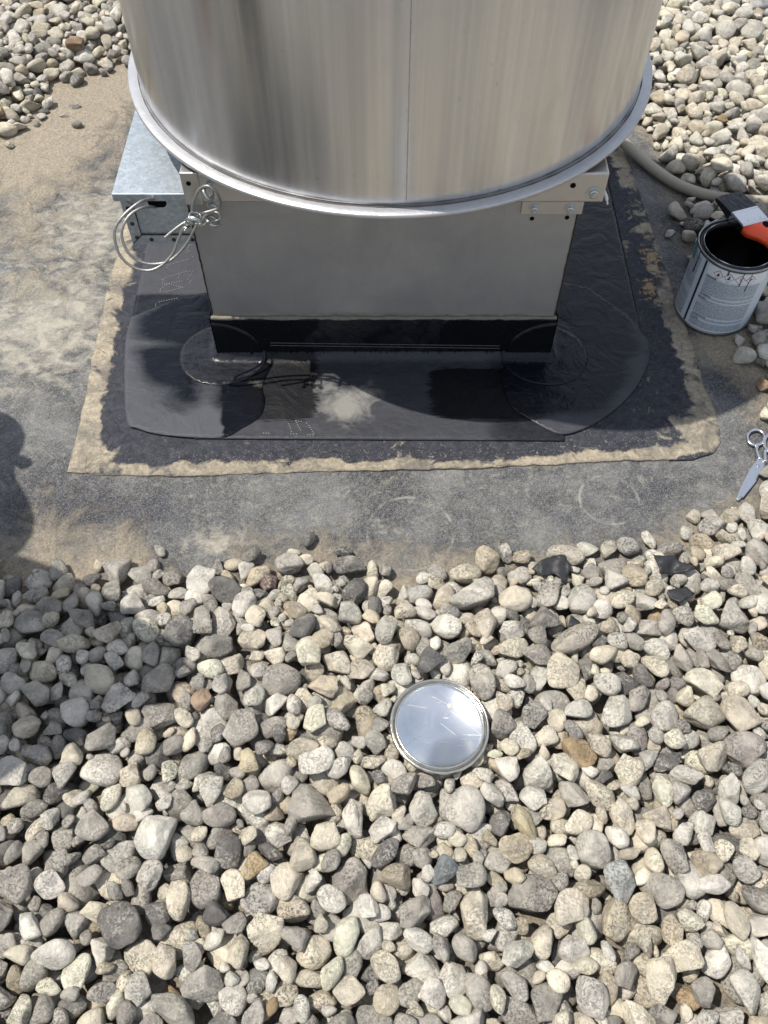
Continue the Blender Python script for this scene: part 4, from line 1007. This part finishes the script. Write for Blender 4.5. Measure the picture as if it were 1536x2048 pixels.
# ------------------------------------------------------------------ scissors
def build_scissors():
    zz = 0.0065
    t = empty('scissors', tuple(G(1517, 931)), 'steel scissors with ring handles lying on the membrane beside the gravel', 'scissors')
    def slab(name, pts, z0, z1, mat, par):
        n = len(pts); q = [G(px, py, z1) for px, py in pts]; ar = sum(q[i].x*q[(i+1) % n].y-q[(i+1) % n].x*q[i].y for i in range(n))
        if ar < 0: q = q[::-1]
        bm = bmesh.new(); f = bm.faces.new([bm.verts.new(p) for p in q]); r = bmesh.ops.extrude_face_region(bm, geom=[f])
        for v in [e for e in r['geom'] if isinstance(e, bmesh.types.BMVert)]: v.co.z = z0
        bmesh.ops.recalc_face_normals(bm, faces=bm.faces)
        bmesh.ops.bevel(bm, geom=[e for e in bm.edges if all(v.co.z > z1-1e-6 for v in e.verts)], offset=0.0007, segments=2, affect='EDGES')
        return link(name, bm_mesh(name, bm), mat, par)
    lo = slab('blade', [(1528, 914), (1532, 926), (1513, 962), (1490, 990), (1477, 1001), (1473, 996), (1480, 978), (1500, 938), (1516, 918)], 0.0022, 0.0050, M_STEEL, t)
    up = slab('blade', [(1515, 918), (1522, 914), (1529, 924), (1520, 944), (1504, 971), (1487, 994), (1481, 992), (1490, 972), (1506, 936)], 0.0052, 0.0085, M_STEEL, t)
    p = G(1517, 931, 0.0086); link('pivot_screw', tube_mesh('pivot_screw', [p, p+Vector((0, 0, 0.0014))], 0.0036, 16), M_ZINC, t)
    def handle(shank, ring, par):
        h = [G(px, py, 0.0078) for px, py in shank]
        o = link('handle', tube_mesh('handle', catmull(h, 6), [0.0048-0.0012*i/(6*(len(h)-1)) for i in range(6*(len(h)-1)+1)], 10), M_STEEL, par, True)
        link('ring', tube_mesh('ring', catmull([G(px, py, 0.0072) for px, py in ring], 5, True), 0.0032, 10, True), M_STEEL, o, True)
    c = (1511.5, 875); handle([(1519, 919), (1514, 908), (1512.5, 898), (1515, 891)], [(c[0]+17*math.cos(k*math.pi/5), c[1]+15.5*math.sin(k*math.pi/5)) for k in range(10)], t)
    handle([(1530, 924), (1529, 912), (1530, 903), (1535, 897)], [(1534, 902), (1529, 890), (1531, 876), (1540, 866), (1553, 866), (1560, 878), (1556, 894), (1546, 904)], t)
build_scissors()

# ------------------------------------------------------------------ black membrane scraps among the stones
def build_scrap(pts, z, label, amp, seed, parts=1):
    q = [G(px, py, z) for px, py in pts]; c = sum(q, Vector())/len(q)
    def zf(x, y):
        return z+amp*mnoise.noise((x*34+seed, y*34, seed))+amp*0.7*abs(mnoise.noise((x*70, y*70+seed, 2)))
    me = sheet_mesh('membrane_scrap', [(p.x, p.y) for p in q], 0.005, zf, 0.0015, rough_edge=0.003)
    o = link('membrane_scrap', me, M_SCRAP); tag(o, label, 'rubber scrap', 'black rubber offcuts among the stones')
    return o
SCRAPS = [([(1088, 1120), (1105, 1112), (1130, 1116), (1142, 1132), (1138, 1148), (1130, 1162), (1108, 1146), (1085, 1152), (1062, 1138)], 0.040, 'crumpled black rubber offcut beside the big cream block stone', 0.016, 1.0),
          ([(1306, 1106), (1330, 1116), (1350, 1114), (1392, 1140), (1372, 1148), (1345, 1142), (1318, 1148)], 0.042, 'folded black rubber strip with a raised flap among pale stones', 0.013, 4.0),
          ([(1335, 1180), (1372, 1172), (1392, 1186), (1360, 1208), (1338, 1196)], 0.046, 'small black rubber piece wedged under the grooved stones', 0.010, 7.0),
          ([(1141, 1232), (1158, 1240), (1168, 1254), (1136, 1254)], 0.044, 'tiny black rubber triangle near the long tan stone', 0.004, 9.0),
          ([(870, 1143), (880, 1141), (886, 1150), (880, 1160), (872, 1156)], 0.014, 'tiny twisted black rubber crumb on the dusty membrane edge', 0.006, 12.0),
          ([(985, 1122), (994, 1120), (998, 1130), (988, 1134)], 0.012, 'black rubber speck beside the rounded edge stone', 0.005, 15.0)]

# ------------------------------------------------------------------ gravel
def ico(sub):
    bm = bmesh.new(); bmesh.ops.create_icosphere(bm, subdivisions=sub, radius=1.0)
    bm.verts.ensure_lookup_table(); v = np.array([tuple(x.co) for x in bm.verts]); f = np.array([[q.index for q in p.verts] for p in bm.faces]); bm.free()
    return v/np.linalg.norm(v, axis=1, keepdims=True), f
ICO = {2: ico(2), 3: ico(3), 4: ico(4)}
NVAR = 44
VARS = []
for vi in range(NVAR):
    ang = vi % 5                                          # 0,1 rounded pebbles, 2..4 more and more broken
    npl = int(rng.integers(6, 15)) if ang < 2 else int(rng.integers(6, 11)); nn = rng.normal(size=(npl, 3)); nn /= np.linalg.norm(nn, axis=1, keepdims=True)
    VARS.append(dict(n=nn, d=rng.uniform(0.52, 0.95, npl) if ang < 2 else rng.uniform(0.45, 0.80, npl), p=float((10, 16, 30, 55, 90)[ang]), seed=float(rng.uniform(0, 50)), amp=float(rng.uniform(0.04, 0.10) if ang < 2 else rng.uniform(0.05, 0.13))))
def shape(vi, sub):
    D, f = ICO[sub]; V = VARS[vi]
    s = np.zeros(len(D))
    for n_, d_ in zip(V['n'], V['d']): s += (np.maximum(D@n_, 0)/d_)**V['p']
    r = (1+s)**(-1/V['p'])
    if sub > 2:
        q = V['seed']
        r = r*(1+np.array([V['amp']*mnoise.noise((a*1.4+q, b*1.4, c*1.4))+0.30*V['amp']*mnoise.noise((a*3.6+q, b*3.6, c*3.6))+0.13*V['amp']*mnoise.noise((a*8+q, b*8, c*8)) for a, b, c in D]))
    P = D*r[:, None]
    lo, hi = P.min(0), P.max(0); P = (P-(lo+hi)/2)/((hi-lo)/2)
    return P, f
SHAPES = {(vi, s): shape(vi, s) for vi in range(NVAR) for s in (2, 3, 4)}
PAL = [('cream', (0.59, 0.54, 0.44), .31), ('pale grey', (0.56, 0.538, 0.485), .33), ('mid grey', (0.35, 0.332, 0.300), .24), ('dark grey', (0.18, 0.173, 0.165), .055), ('buff', (0.47, 0.415, 0.32), .06), ('mauve grey', (0.31, 0.285, 0.265), .012), ('rusty tan', (0.42, 0.32, 0.20), .008)]
RES = 0.004; X0, X1, Y0, Y1 = -2.02, 2.02, -0.56, 3.80
NX, NY = int((X1-X0)/RES), int((Y1-Y0)/RES)
H = np.zeros((NY, NX), np.float32); CEIL = np.full((NY, NX), 9.0, np.float32); OWN = np.full((NY, NX), -1, np.int32)
gxx = X0+(np.arange(NX)+0.5)*RES; gyy = Y0+(np.arange(NY)+0.5)*RES
def mark_disc(cx, cy, r, z):
    m = (gxx[None, :]-cx)**2+(gyy[:, None]-cy)**2 < r*r; CEIL[m] = np.minimum(CEIL[m], z)
mark_disc(LIDC.x, LIDC.y, LID_R+0.002, LID_Z-0.012); mark_disc(CAN.x, CAN.y, CR+0.004, 0.0); mark_disc(*G(1512, 876)[:2], 0.03, 0.0)
for px, py in ((1477, 1000), (1490, 975), (1505, 950), (1517, 930), (1530, 910), (1545, 885)): mark_disc(*G(px, py)[:2], 0.012, 0.0)
for p in catmull(HOSE[1:], 14): mark_disc(p.x, p.y, 0.015, max(0.0, p.z-0.013))
for pts, z, *_ in SCRAPS[:4]:
    for px, py in resample([(a, b) for a, b in pts], 6)+[Vector((sum(a for a, b in pts)/len(pts), sum(b for a, b in pts)/len(pts)))]:
        c = G(px, py, z); mark_disc(c.x, c.y, 0.011, z-0.006)
STONES = []
def surf(M, abc, x, y):
    """lower/upper surface of a rotated ellipsoid at offsets x,y"""
    A = M@np.diag(1/np.array(abc)**2)@M.T
    B = A[0, 2]*x+A[1, 2]*y; C = A[0, 0]*x*x+2*A[0, 1]*x*y+A[1, 1]*y*y-1; disc = B*B-A[2, 2]*C
    ok = disc > 0; sq = np.sqrt(np.where(ok, disc, 0)); return ok, (-B-sq)/A[2, 2], (-B+sq)/A[2, 2]
def rotm(yaw, tx, ty):
    return np.array(Matrix.Rotation(tx, 3, 'X') @ Matrix.Rotation(ty, 3, 'Y') @ Matrix.Rotation(yaw, 3, 'Z'))
def foot(M, abc):
    m = int(max(abc)/RES)+1; o = (np.arange(-m, m+1))*RES; xx, yy = np.meshgrid(o, o); ok, lo, hi = surf(M, [q*0.95 for q in abc], xx, yy); return m, ok, lo, hi
def settle(cx, cy, F_):
    m, ok, lo, hi = F_; i = int((cx-X0)/RES); j = int((cy-Y0)/RES)
    if i-m < 0 or j-m < 0 or i+m+1 > NX or j+m+1 > NY: return None
    h = H[j-m:j+m+1, i-m:i+m+1][ok]; d = h-lo[ok]
    z = 0.30*d.max()+0.70*np.partition(d, int(d.size*0.86))[int(d.size*0.86)]
    z = max(z, -lo[ok].min()-0.001)
    if (z+hi[ok]-CEIL[j-m:j+m+1, i-m:i+m+1][ok]).max() > 0.003: return None
    return z, i, j
def commit(cx, cy, z, i, j, F_, st):
    m, ok, lo, hi = F_; sub = H[j-m:j+m+1, i-m:i+m+1]; own = OWN[j-m:j+m+1, i-m:i+m+1]
    up = ok & (z+hi > sub); sub[up] = (z+hi)[up]; own[up] = len(STONES); st.update(x=cx, y=cy, z=z); st['alpha'] = float(rng.choice([0.0, 0.15, 0.35, 0.85])); STONES.append(st)
# stones that the photograph lets one recognise, set first with a roof over them for the others
KEY = [  # px, py, length m, width, height, yaw deg, colour, label, base height
    (1131, 1112, .074, .040, .036, -8, (0.56, 0.50, 0.40), 'large cream block shaped stone at the membrane edge beside a black offcut', .002),
    (1150, 1277, .100, .048, .042, 28, (0.46, 0.41, 0.33), 'longest tan stone with a grained surface near the black rubber triangle', .022),
    (1098, 1188, .072, .038, .036, 58, (0.47, 0.43, 0.36), 'long buff stone leaning beside the crumpled black offcut', .020),
    (404, 1402, .040, .034, .032, 80, (0.45, 0.30, 0.19), 'rounded orange brown speckled stone among grey ones', .032),
    (617, 1077, .038, .027, .026, 78, (0.20, 0.195, 0.185), 'dark grey oval stone lying alone on the bare membrane', .0),
    (320, 1101, .030, .020, .016, -35, (0.50, 0.47, 0.41), 'small pale wedge stone lying alone on the dusty membrane', .0),
    (540, 1166, .042, .034, .032, 60, (0.25, 0.15, 0.13), 'dull red stone at the edge of the gravel', .003),
    (700, 1132, .066, .042, .034, -6, (0.235, 0.225, 0.21), 'wide dark mottled stone at the membrane edge', .003),
    (932, 1148, .060, .038, .034, 8, (0.56, 0.51, 0.38), 'yellowish cream brick shaped stone at the membrane edge', .003),
    (497, 1521, .042, .034, .032, 100, (0.54, 0.45, 0.25), 'smooth yellow ochre pebble among grey stones', .034),
    (1050, 1645, .060, .030, .028, -55, (0.50, 0.42, 0.24), 'slim yellow tan stone tilted between grey stones', .036),
    (505, 1733, .044, .034, .032, 40, (0.46, 0.33, 0.15), 'pitted amber stone below the yellow pebble', .036),
    (790, 1755, .050, .040, .036, 10, (0.45, 0.37, 0.25), 'knobbly tan stone with orange stains', .034),
    (890, 1746, .046, .038, .032, 65, (0.17, 0.20, 0.215), 'slate blue angular stone', .032),
    (1236, 1762, .064, .054, .036, 70, (0.42, 0.44, 0.41), 'pale green grey notched stone', .034),
    (966, 1362, .064, .044, .038, 110, (0.50, 0.46, 0.38), 'pear shaped cream stone beside the can lid', .030),
    (856, 1322, .050, .040, .040, 40, (0.17, 0.165, 0.16), 'rough dark porous stone just behind the can lid', .032),
    (600, 1170, .042, .030, .030, 65, (0.40, 0.385, 0.35), 'upright faceted grey stone next to the dull red stone', .004),
    (812, 1190, .044, .040, .034, 10, (0.58, 0.55, 0.47), 'knobbly off white stone at the gravel edge', .004),
    (838, 1185, .052, .040, .034, 20, (0.55, 0.53, 0.47), 'rounded white stone in the edge row', .006),
    (588, 1105, .028, .016, .012, 5, (0.60, 0.57, 0.42), 'thin pale chip lying on the sandy membrane', .0),
    (685, 1102, .040, .024, .022, 15, (0.20, 0.19, 0.18), 'small dark pitted stone behind the wide mottled one', .002),
    (1530, -2, .110, .080, .050, 5, (0.55, 0.56, 0.56), 'large smooth white grey cobble at the far edge of the gravel', .03),
    (152, 92, .060, .044, .044, 20, (0.33, 0.20, 0.10), 'rust brown crusty stone in the far gravel', .03),
    (150, 212, .040, .024, .020, 5, (0.30, 0.275, 0.24), 'flat grey stone half buried in tan sand', -.006),
    (153, 247, .034, .026, .024, -20, (0.36, 0.33, 0.28), 'rounded stone sitting alone on tan sand', .0),
    (18, 290, .028, .022, .018, 0, (0.48, 0.43, 0.34), 'pale pebble on the tan sand', .0),
    (130, 230, .034, .018, .010, -8, (0.40, 0.36, 0.29), 'thin flat chip on the tan sand', .0),
    (1442, 237, .040, .026, .026, 10, (0.55, 0.37, 0.17), 'orange cream stone among pale gravel beyond the hose', .03),
    (1388, 450, .052, .044, .042, -10, (0.13, 0.115, 0.105), 'dark brown angular stone tucked behind the paint can', .0),
    (1488, 636, .044, .038, .034, 10, (0.34, 0.315, 0.265), 'smooth olive grey stone against the foot of the can', .0),
    (1519, 680, .046, .034, .032, 75, (0.45, 0.42, 0.38), 'speckled triangular stone beside the can', .0),
    (1530, 768, .040, .030, .028, -40, (0.42, 0.27, 0.15), 'orange brown stone alone on the membrane beside the scissors', .0),
    (1420, 1033, .046, .036, .030, 80, (0.52, 0.47, 0.39), 'pale upright stone in front of the scissors tip', .0),
    (1425, 1052, .056, .040, .036, 10, (0.43, 0.40, 0.35), 'rounded buff block stone ahead of the scissors tip', .006),
    (1461, 1034, .038, .034, .030, 30, (0.51, 0.45, 0.33), 'small yellowish pitted stone near the scissors tip', .0),
    (1495, 1030, .052, .044, .036, 60, (0.47, 0.44, 0.39), 'broad pale stone with dark pits near the scissors', .0),
    (1258, 1092, .046, .036, .032, 5, (0.40, 0.385, 0.36), 'round grey stone at the membrane edge', .002),
    (1216, 1100, .042, .030, .028, 60, (0.53, 0.48, 0.37), 'pale pointed stone at the membrane edge', .002),
]
for (px, py, L_, W_, T_, yaw, col, lab, zb) in KEY:
    zb = zb+0.006 if zb > 0.01 else zb; col = tuple(0.72*q+0.28*sum(col)/3 for q in col)
    abc = (L_/2, W_/2, T_/2); c = G(px, py, zb+T_/2); vi = random.randrange(NVAR)
    M = rotm(R_(yaw), R_(random.uniform(-8, 8)), R_(random.uniform(-8, 8))); F_ = foot(M, abc); m, ok, lo, hi = F_
    i = int((c.x-X0)/RES); j = int((c.y-Y0)/RES)
    if zb > 0.01: z = c.z
    else: z = zb-lo[ok].min()
    cs = CEIL[j-m:j+m+1, i-m:i+m+1]; inner = ok
    commit(c.x, c.y, z, i, j, F_, dict(M=M, abc=abc, v=vi, col=col, label=lab, key=True))
    if zb > 0.01:                                        # others may lie under it, none over it
        H[j-m:j+m+1, i-m:i+m+1][ok] = 0.0; own = OWN[j-m:j+m+1, i-m:i+m+1]
        cs[inner] = np.minimum(cs[inner], (z+lo)[inner]+0.004)
    else: cs[inner] = np.minimum(cs[inner], 0.0)
NKEY = len(STONES)
names = [p[0] for p in PAL]; wts = np.array([p[2] for p in PAL]); wts /= wts.sum()
def pick_colour(x, y):
    w_ = wts.copy()
    if x > 0.7 and y > 1.2: w_ *= np.array([1.9, 1.5, .6, .35, 1, 1, 1.5])
    if x < -0.25 and y < 1.2: w_ *= np.array([.55, .8, 1.35, 1.4, .8, 1.5, .7])
    k = rng.choice(len(PAL), p=w_/w_.sum()); c = np.array(PAL[k][1])*rng.uniform(0.90, 1.28)*(1+rng.uniform(-.012, .012, 3)); return PAL[k][0], tuple(np.clip(c, 0.03, 0.70))
areas = [(-0.92, 0.92, -0.15, 1.05, 3900), (-1.92, -0.90, -0.47, 0.88, 1500), (0.90, 1.92, -0.47, 1.0, 1500), (-0.92, 0.92, -0.47, -0.13, 900), (0.72, 1.92, 0.95, 3.7, 3000), (-1.92, -0.40, 2.2, 3.7, 1900)]
GRES = 0.012
_gx, _gy = np.meshgrid(np.arange(X0, X1+GRES, GRES)+GRES/2, np.arange(Y0, Y1+GRES, GRES)+GRES/2); GD = gravel_inside(_gx, _gy)
def fill(n_try, mean, sig, lo_, hi_, box, ncand, maxfail, zlim):
    fails = 0
    for _ in range(n_try):
        a = float(np.clip(rng.normal(mean, sig), lo_, hi_)); abc = (a, a*rng.uniform(0.58, 0.93), a*rng.uniform(0.45, 0.76))
        M = rotm(rng.uniform(0, 2*math.pi), rng.normal(0, 0.28), rng.normal(0, 0.28)); F_ = foot(M, abc)
        cx = rng.uniform(box[0], box[1], ncand); cy = rng.uniform(box[2], box[3], ncand); dd = GD[((cy-Y0)/GRES).astype(int), ((cx-X0)/GRES).astype(int)]; best = None
        for x, y, d in zip(cx, cy, dd):
            if d < 0 and not (d > -0.035 and rng.random() < 0.05): continue
            r = settle(x, y, F_)
            if r is None: continue
            if r[0] > 0.014+min(max(d, 0)*0.38, zlim)+0.35*abc[2]: continue
            if best is None or r[0] < best[1][0]: best = ((x, y), r)
        if best is None:
            fails += 1
            if fails > maxfail: break
            continue
        fails = 0
        nm, col = pick_colour(*best[0]); commit(best[0][0], best[0][1], best[1][0], best[1][1], best[1][2], F_, dict(M=M, abc=abc, v=int(rng.integers(NVAR)), col=col, tone=nm, key=False))
for bx in areas:
    sc = 1.0
    fill(int(bx[4]*1.5), 0.0243*sc, 0.0058, 0.014, 0.043, bx, 20, 60, 0.040)
    fill(int(bx[4]*0.5), 0.0160, 0.0038, 0.008, 0.024, bx, 18, 50, 0.038)
for (px, py) in []: pass
# small grit on the bare membrane is real stones too
vis = np.bincount(OWN[OWN >= 0].ravel(), minlength=len(STONES)); sizes = []
for k, s in enumerate(STONES):
    px, py, dep = proj((s['x'], s['y'], s['z'])); inf = -30 < px < 1566 and -30 < py < 2078
    s['px'] = (px, py); ar = (math.pi*s['abc'][0]*s['abc'][1]/RES**2 if s['key'] else vis[k])*(RES*F/dep)**2
    hid = False
    dx, dy = s['x']-DX, s['y']-DY
    if inf and py < 420 and 270 < px < 1300: hid = True
    sizes.append(ar if inf and not hid else (0 if not s['key'] else ar))
order = sorted(range(NKEY, len(STONES)), key=lambda k: -sizes[k]); chosen = set(range(NKEY)) | set(k for k in order[:300-NKEY] if sizes[k] > 0)
HI = {vi: None for vi in range(NVAR)}
def hi_mesh(vi):
    if HI[vi] is None:
        P, f = SHAPES[(vi, 4)]; me = mesh('stone', P.tolist(), f.tolist()); me.materials.append(M_STONE)
        me.polygons.foreach_set('use_smooth', np.ones(len(f), bool)); HI[vi] = me
    return HI[vi]
import re
LAND = [(st['x'], st['y'], re.split(r' (?:at|with|leaning|among|lying|tilted|below|beside|just|next|in|behind|half|sitting|on|tucked|against|alone|near|ahead) ', st['label'])[0]) for st in STONES[:NKEY]]
LAND += [(LIDC.x, LIDC.y, 'shiny can lid')]+[(sum(G(*q).x for q in pt)/len(pt), sum(G(*q).y for q in pt)/len(pt), w_) for (pt, *_r), w_ in zip(SCRAPS[:3], ('crumpled black offcut', 'folded black rubber strip', 'small black rubber piece'))]
def side(st):
    d, n_ = min((math.hypot(st['x']-x, st['y']-y), n_) for x, y, n_ in LAND)
    return ('touching' if d < 0.055 else 'near' if d < 0.13 else 'some way from')+' the '+n_
for k in sorted(chosen):
    s = STONES[k]; o = bpy.data.objects.new('stone', hi_mesh(s['v'])); COL.objects.link(o)
    o.matrix_world = Matrix.Translation((s['x'], s['y'], s['z'])) @ Matrix(s['M'].tolist()).to_4x4() @ Matrix.Diagonal((*s['abc'], 1))
    o.color = (*s['col'], s['alpha'])
    if s['key']: tag(o, s['label'], 'stone')
    else:
        a, b, c = s['abc']; sz = 'big' if a > 0.031 else ('medium' if a > 0.024 else 'small'); fm = 'elongated' if b/a < 0.74 else ('round' if b/a > 0.86 else 'oval'); an = 'angular' if VARS[s['v']]['p'] > 13 else 'smooth'
        sk = 'speckled' if s['alpha'] > 0.6 else ('mottled' if s['alpha'] > 0.3 else 'plain')
        lb = f"{sz} {sk} {s['tone']} {fm} {an} stone {side(s)}"
        tag(o, lb, 'stone', 'loose roof stones: '+lb)
# every other stone, joined
V_, F_all, C_ = [], [], []; base = 0
for k, s in enumerate(STONES):
    if k in chosen: continue
    px, py = s['px']; inf = -60 < px < 1596 and -60 < py < 2108
    if vis[k] < 3 and k >= NKEY: continue
    big = inf and vis[k] > 12 and s['abc'][0] > 0.012
    P, f = SHAPES[(s['v'], 3 if big else 2)]
    q = (P*np.array(s['abc']))@s['M'].T+np.array([s['x'], s['y'], s['z']]); V_.append(q); F_all.append(f+base); base += len(q); C_.append(np.tile([*s['col'], s['alpha']], (len(q), 1)))
# grit crumbs
for _ in range(520):
    x = rng.uniform(-1.2, 1.2); y = rng.uniform(0.75, 2.6); d = float(gravel_inside(np.array([x]), np.array([y]))[0])
    if d > 0 or (rng.random() > math.exp(d/0.05) and rng.random() > 0.05): continue
    if -0.68 < x < 0.72 and y > 1.02: continue
    a = rng.uniform(0.0015, 0.005)*(1 if d > -.1 else 0.6); P, f = SHAPES[(int(rng.integers(NVAR)), 2)]
    M = rotm(rng.uniform(0, 6.28), 0, 0); q = (P*np.array([a, a*.8, a*.6]))@M.T+np.array([x, y, a*0.45]); V_.append(q); F_all.append(f+base); base += len(q); C_.append(np.tile([*pick_colour(x, y)[1], 1], (len(q), 1)))
V_ = np.concatenate(V_); F_all = np.concatenate(F_all)
me = bpy.data.meshes.new('gravel'); me.vertices.add(len(V_)); me.vertices.foreach_set('co', V_.astype(np.float32).ravel())
me.loops.add(F_all.size); me.loops.foreach_set('vertex_index', F_all.astype(np.int32).ravel()); me.polygons.add(len(F_all))
me.polygons.foreach_set('loop_start', np.arange(0, F_all.size, 3, dtype=np.int32)); me.polygons.foreach_set('use_smooth', np.ones(len(F_all), bool)); me.update(calc_edges=True)
ca = me.color_attributes.new('tone', 'FLOAT_COLOR', 'POINT'); ca.data.foreach_set('color', np.concatenate(C_).astype(np.float32).ravel())
tag(link('gravel', me, M_GRAVEL), 'bed of loose grey and cream gravel filling between the larger stones', 'gravel', kind='stuff')
print('stones', len(STONES), 'individual', len(chosen), 'gravel tris', len(F_all))
for pts, z, lab, amp, seed in SCRAPS: build_scrap(pts, z, lab, amp, seed)

# ------------------------------------------------------------------ worker bending down at the left, outside the picture, whose shadow falls on the stones
def build_person():
    J = {'pelvis': (-.98, .48, .98), 'waist': (-.87, .60, 1.20), 'chest': (-1.12, .80, 1.02), 'neckb': (-1.10, .97, .92), 'neck': (-1.04, 1.04, .84), 'head': (-1.01, 1.10, .74), 'crown': (-1.00, 1.14, .66),
         'shl': (-1.24, .93, .92), 'ell': (-1.28, 1.02, .66), 'wrl': (-1.20, 1.08, .42), 'hal': (-1.19, 1.09, .36), 'shr': (-1.02, .90, .93), 'elr': (-.97, .98, .68), 'wrr': (-.92, 1.06, .44), 'har': (-.93, 1.07, .38),
         'hil': (-1.10, .46, .93), 'knl': (-1.25, .56, .50), 'anl': (-1.26, .46, .09), 'tol': (-1.26, .60, .05), 'hir': (-.90, .46, .93), 'knr': (-1.00, .57, .50), 'anr': (-1.00, .44, .09), 'tor': (-1.00, .58, .05)}
    Rd = {'pelvis': .17, 'waist': .22, 'chest': .18, 'neckb': .11, 'neck': .065, 'head': .105, 'crown': .085, 'shl': .085, 'ell': .055, 'wrl': .036, 'hal': .04, 'shr': .085, 'elr': .055, 'wrr': .036, 'har': .04,
          'hil': .11, 'knl': .075, 'anl': .05, 'tol': .045, 'hir': .11, 'knr': .075, 'anr': .05, 'tor': .045}
    E = [('pelvis', 'waist'), ('waist', 'chest'), ('chest', 'neckb'), ('neckb', 'neck'), ('neck', 'head'), ('head', 'crown'), ('neckb', 'shl'), ('shl', 'ell'), ('ell', 'wrl'), ('wrl', 'hal'), ('neckb', 'shr'), ('shr', 'elr'), ('elr', 'wrr'), ('wrr', 'har'),
         ('pelvis', 'hil'), ('hil', 'knl'), ('knl', 'anl'), ('anl', 'tol'), ('pelvis', 'hir'), ('hir', 'knr'), ('knr', 'anr'), ('anr', 'tor')]
    for sd_, hx in (('l', 1), ('r', -1)):                 # five bent fingers on each hand
        h_ = Vector(J['ha'+sd_]); prev = 'ha'+sd_
        for fi, (off, ln) in enumerate(((-0.030, .060), (-0.012, .066), (0.006, .062), (0.024, .050), (0.0, .0))):
            if fi < 4:
                a = h_+Vector((hx*0.004, off, -0.045)); b = a+Vector((hx*0.008, 0.004, -ln*0.5)); c = b+Vector((hx*0.022, 0.0, -ln*0.35))
            else:
                a = h_+Vector((hx*0.030, 0.020, -0.012)); b = a+Vector((hx*0.016, 0.010, -0.026)); c = b+Vector((hx*0.004, 0.004, -0.024))
            for nm_, pt, pv in ((f'f_{sd_}{fi}a', a, prev), (f'f_{sd_}{fi}b', b, f'f_{sd_}{fi}a'), (f'f_{sd_}{fi}c', c, f'f_{sd_}{fi}b')):
                J[nm_] = tuple(pt); Rd[nm_] = 0.0095 if fi < 4 else 0.011; E.append((pv, nm_))
    SH = Vector((-0.20, 0.03, 0.0))
    K = list(J); me = bpy.data.meshes.new('person'); me.from_pydata([J[k] for k in K], [(K.index(a), K.index(b)) for a, b in E], [])
    o = bpy.data.objects.new('person', me); COL.objects.link(o); me.materials.append(M_NAVY)
    me.transform(Matrix.Translation(SH))
    o.modifiers.new('skin', 'SKIN'); sv_ = me.skin_vertices[0].data
    for i, k in enumerate(K): sv_[i].radius = (Rd[k], Rd[k]); sv_[i].use_root = (k == 'pelvis')
    sb = o.modifiers.new('sub', 'SUBSURF'); sb.levels = 2; sb.render_levels = 2
    dg = bpy.context.evaluated_depsgraph_get(); m2 = bpy.data.meshes.new_from_object(o.evaluated_get(dg)); o.modifiers.clear(); o.data = m2
    m2.materials.clear()
    for q in (M_NAVY, M_SHIRT, M_SKIN, M_BOOT): m2.materials.append(q)
    loc = [(k, Vector(J[k])+SH) for k in K]
    def zone(k): return 2 if k[:4] in ('head', 'crow', 'neck') and k != 'neckb' or k[:2] in ('ha', 'wr', 'f_') else 1 if k in ('neckb', 'chest', 'waist') or k[:2] in ('sh', 'el') else 3 if k[:2] in ('an', 'to') else 0
    for p in m2.polygons:
        p.use_smooth = True; p.material_index = zone(min(loc, key=lambda q: (q[1]-p.center).length_squared)[0])
    hd = Vector(J['head'])+SH; cr = Vector(J['crown'])+SH; up = (cr-hd).normalized(); fw = Vector((0.1, 0.15, -1)); fw = (Vector((0.15, 0.9, -0.1))-up*Vector((0.15, 0.9, -0.1)).dot(up)).normalized(); sd = up.cross(fw)
    D, f = ICO[3]; vs_ = [hd+up*0.02+(sd*d[0]*0.098+fw*d[1]*0.112+up*max(d[2], -0.05)*0.118) for d in D]
    cap = link('cap', mesh('cap', vs_, f.tolist()), M_NAVY, o, True)
    link('nose', tube_mesh('nose', [hd+fw*0.09-up*0.005, hd+fw*0.118-up*0.03, hd+fw*0.10-up*0.042], [0.008, 0.014, 0.009], 8), M_SKIN, o, True)
    link('mouth', tube_mesh('mouth', [hd+fw*0.096-up*0.065+sd*x for x in (-0.024, 0, 0.024)], [0.002, 0.0055, 0.002], 6), plain('lips', (0.36, 0.14, 0.11), 0.5), o, True)
    for q in (-1, 1):
        link('ear', tube_mesh('ear', [hd+sd*q*0.10+up*0.008, hd+sd*q*0.108-up*0.012, hd+sd*q*0.098-up*0.035], [0.012, 0.016, 0.009], 8), M_SKIN, o, True)
        link('eye', tube_mesh('eye', [hd+fw*0.092+sd*q*0.034-up*0.002, hd+fw*0.101+sd*q*0.034-up*0.002], [0.011, 0.006], 8), plain('eye_dark', (0.05, 0.04, 0.035), 0.2), o, True)
    tag(o, 'person in dark navy work clothes and cap bending down beside the membrane', 'person')
build_person()
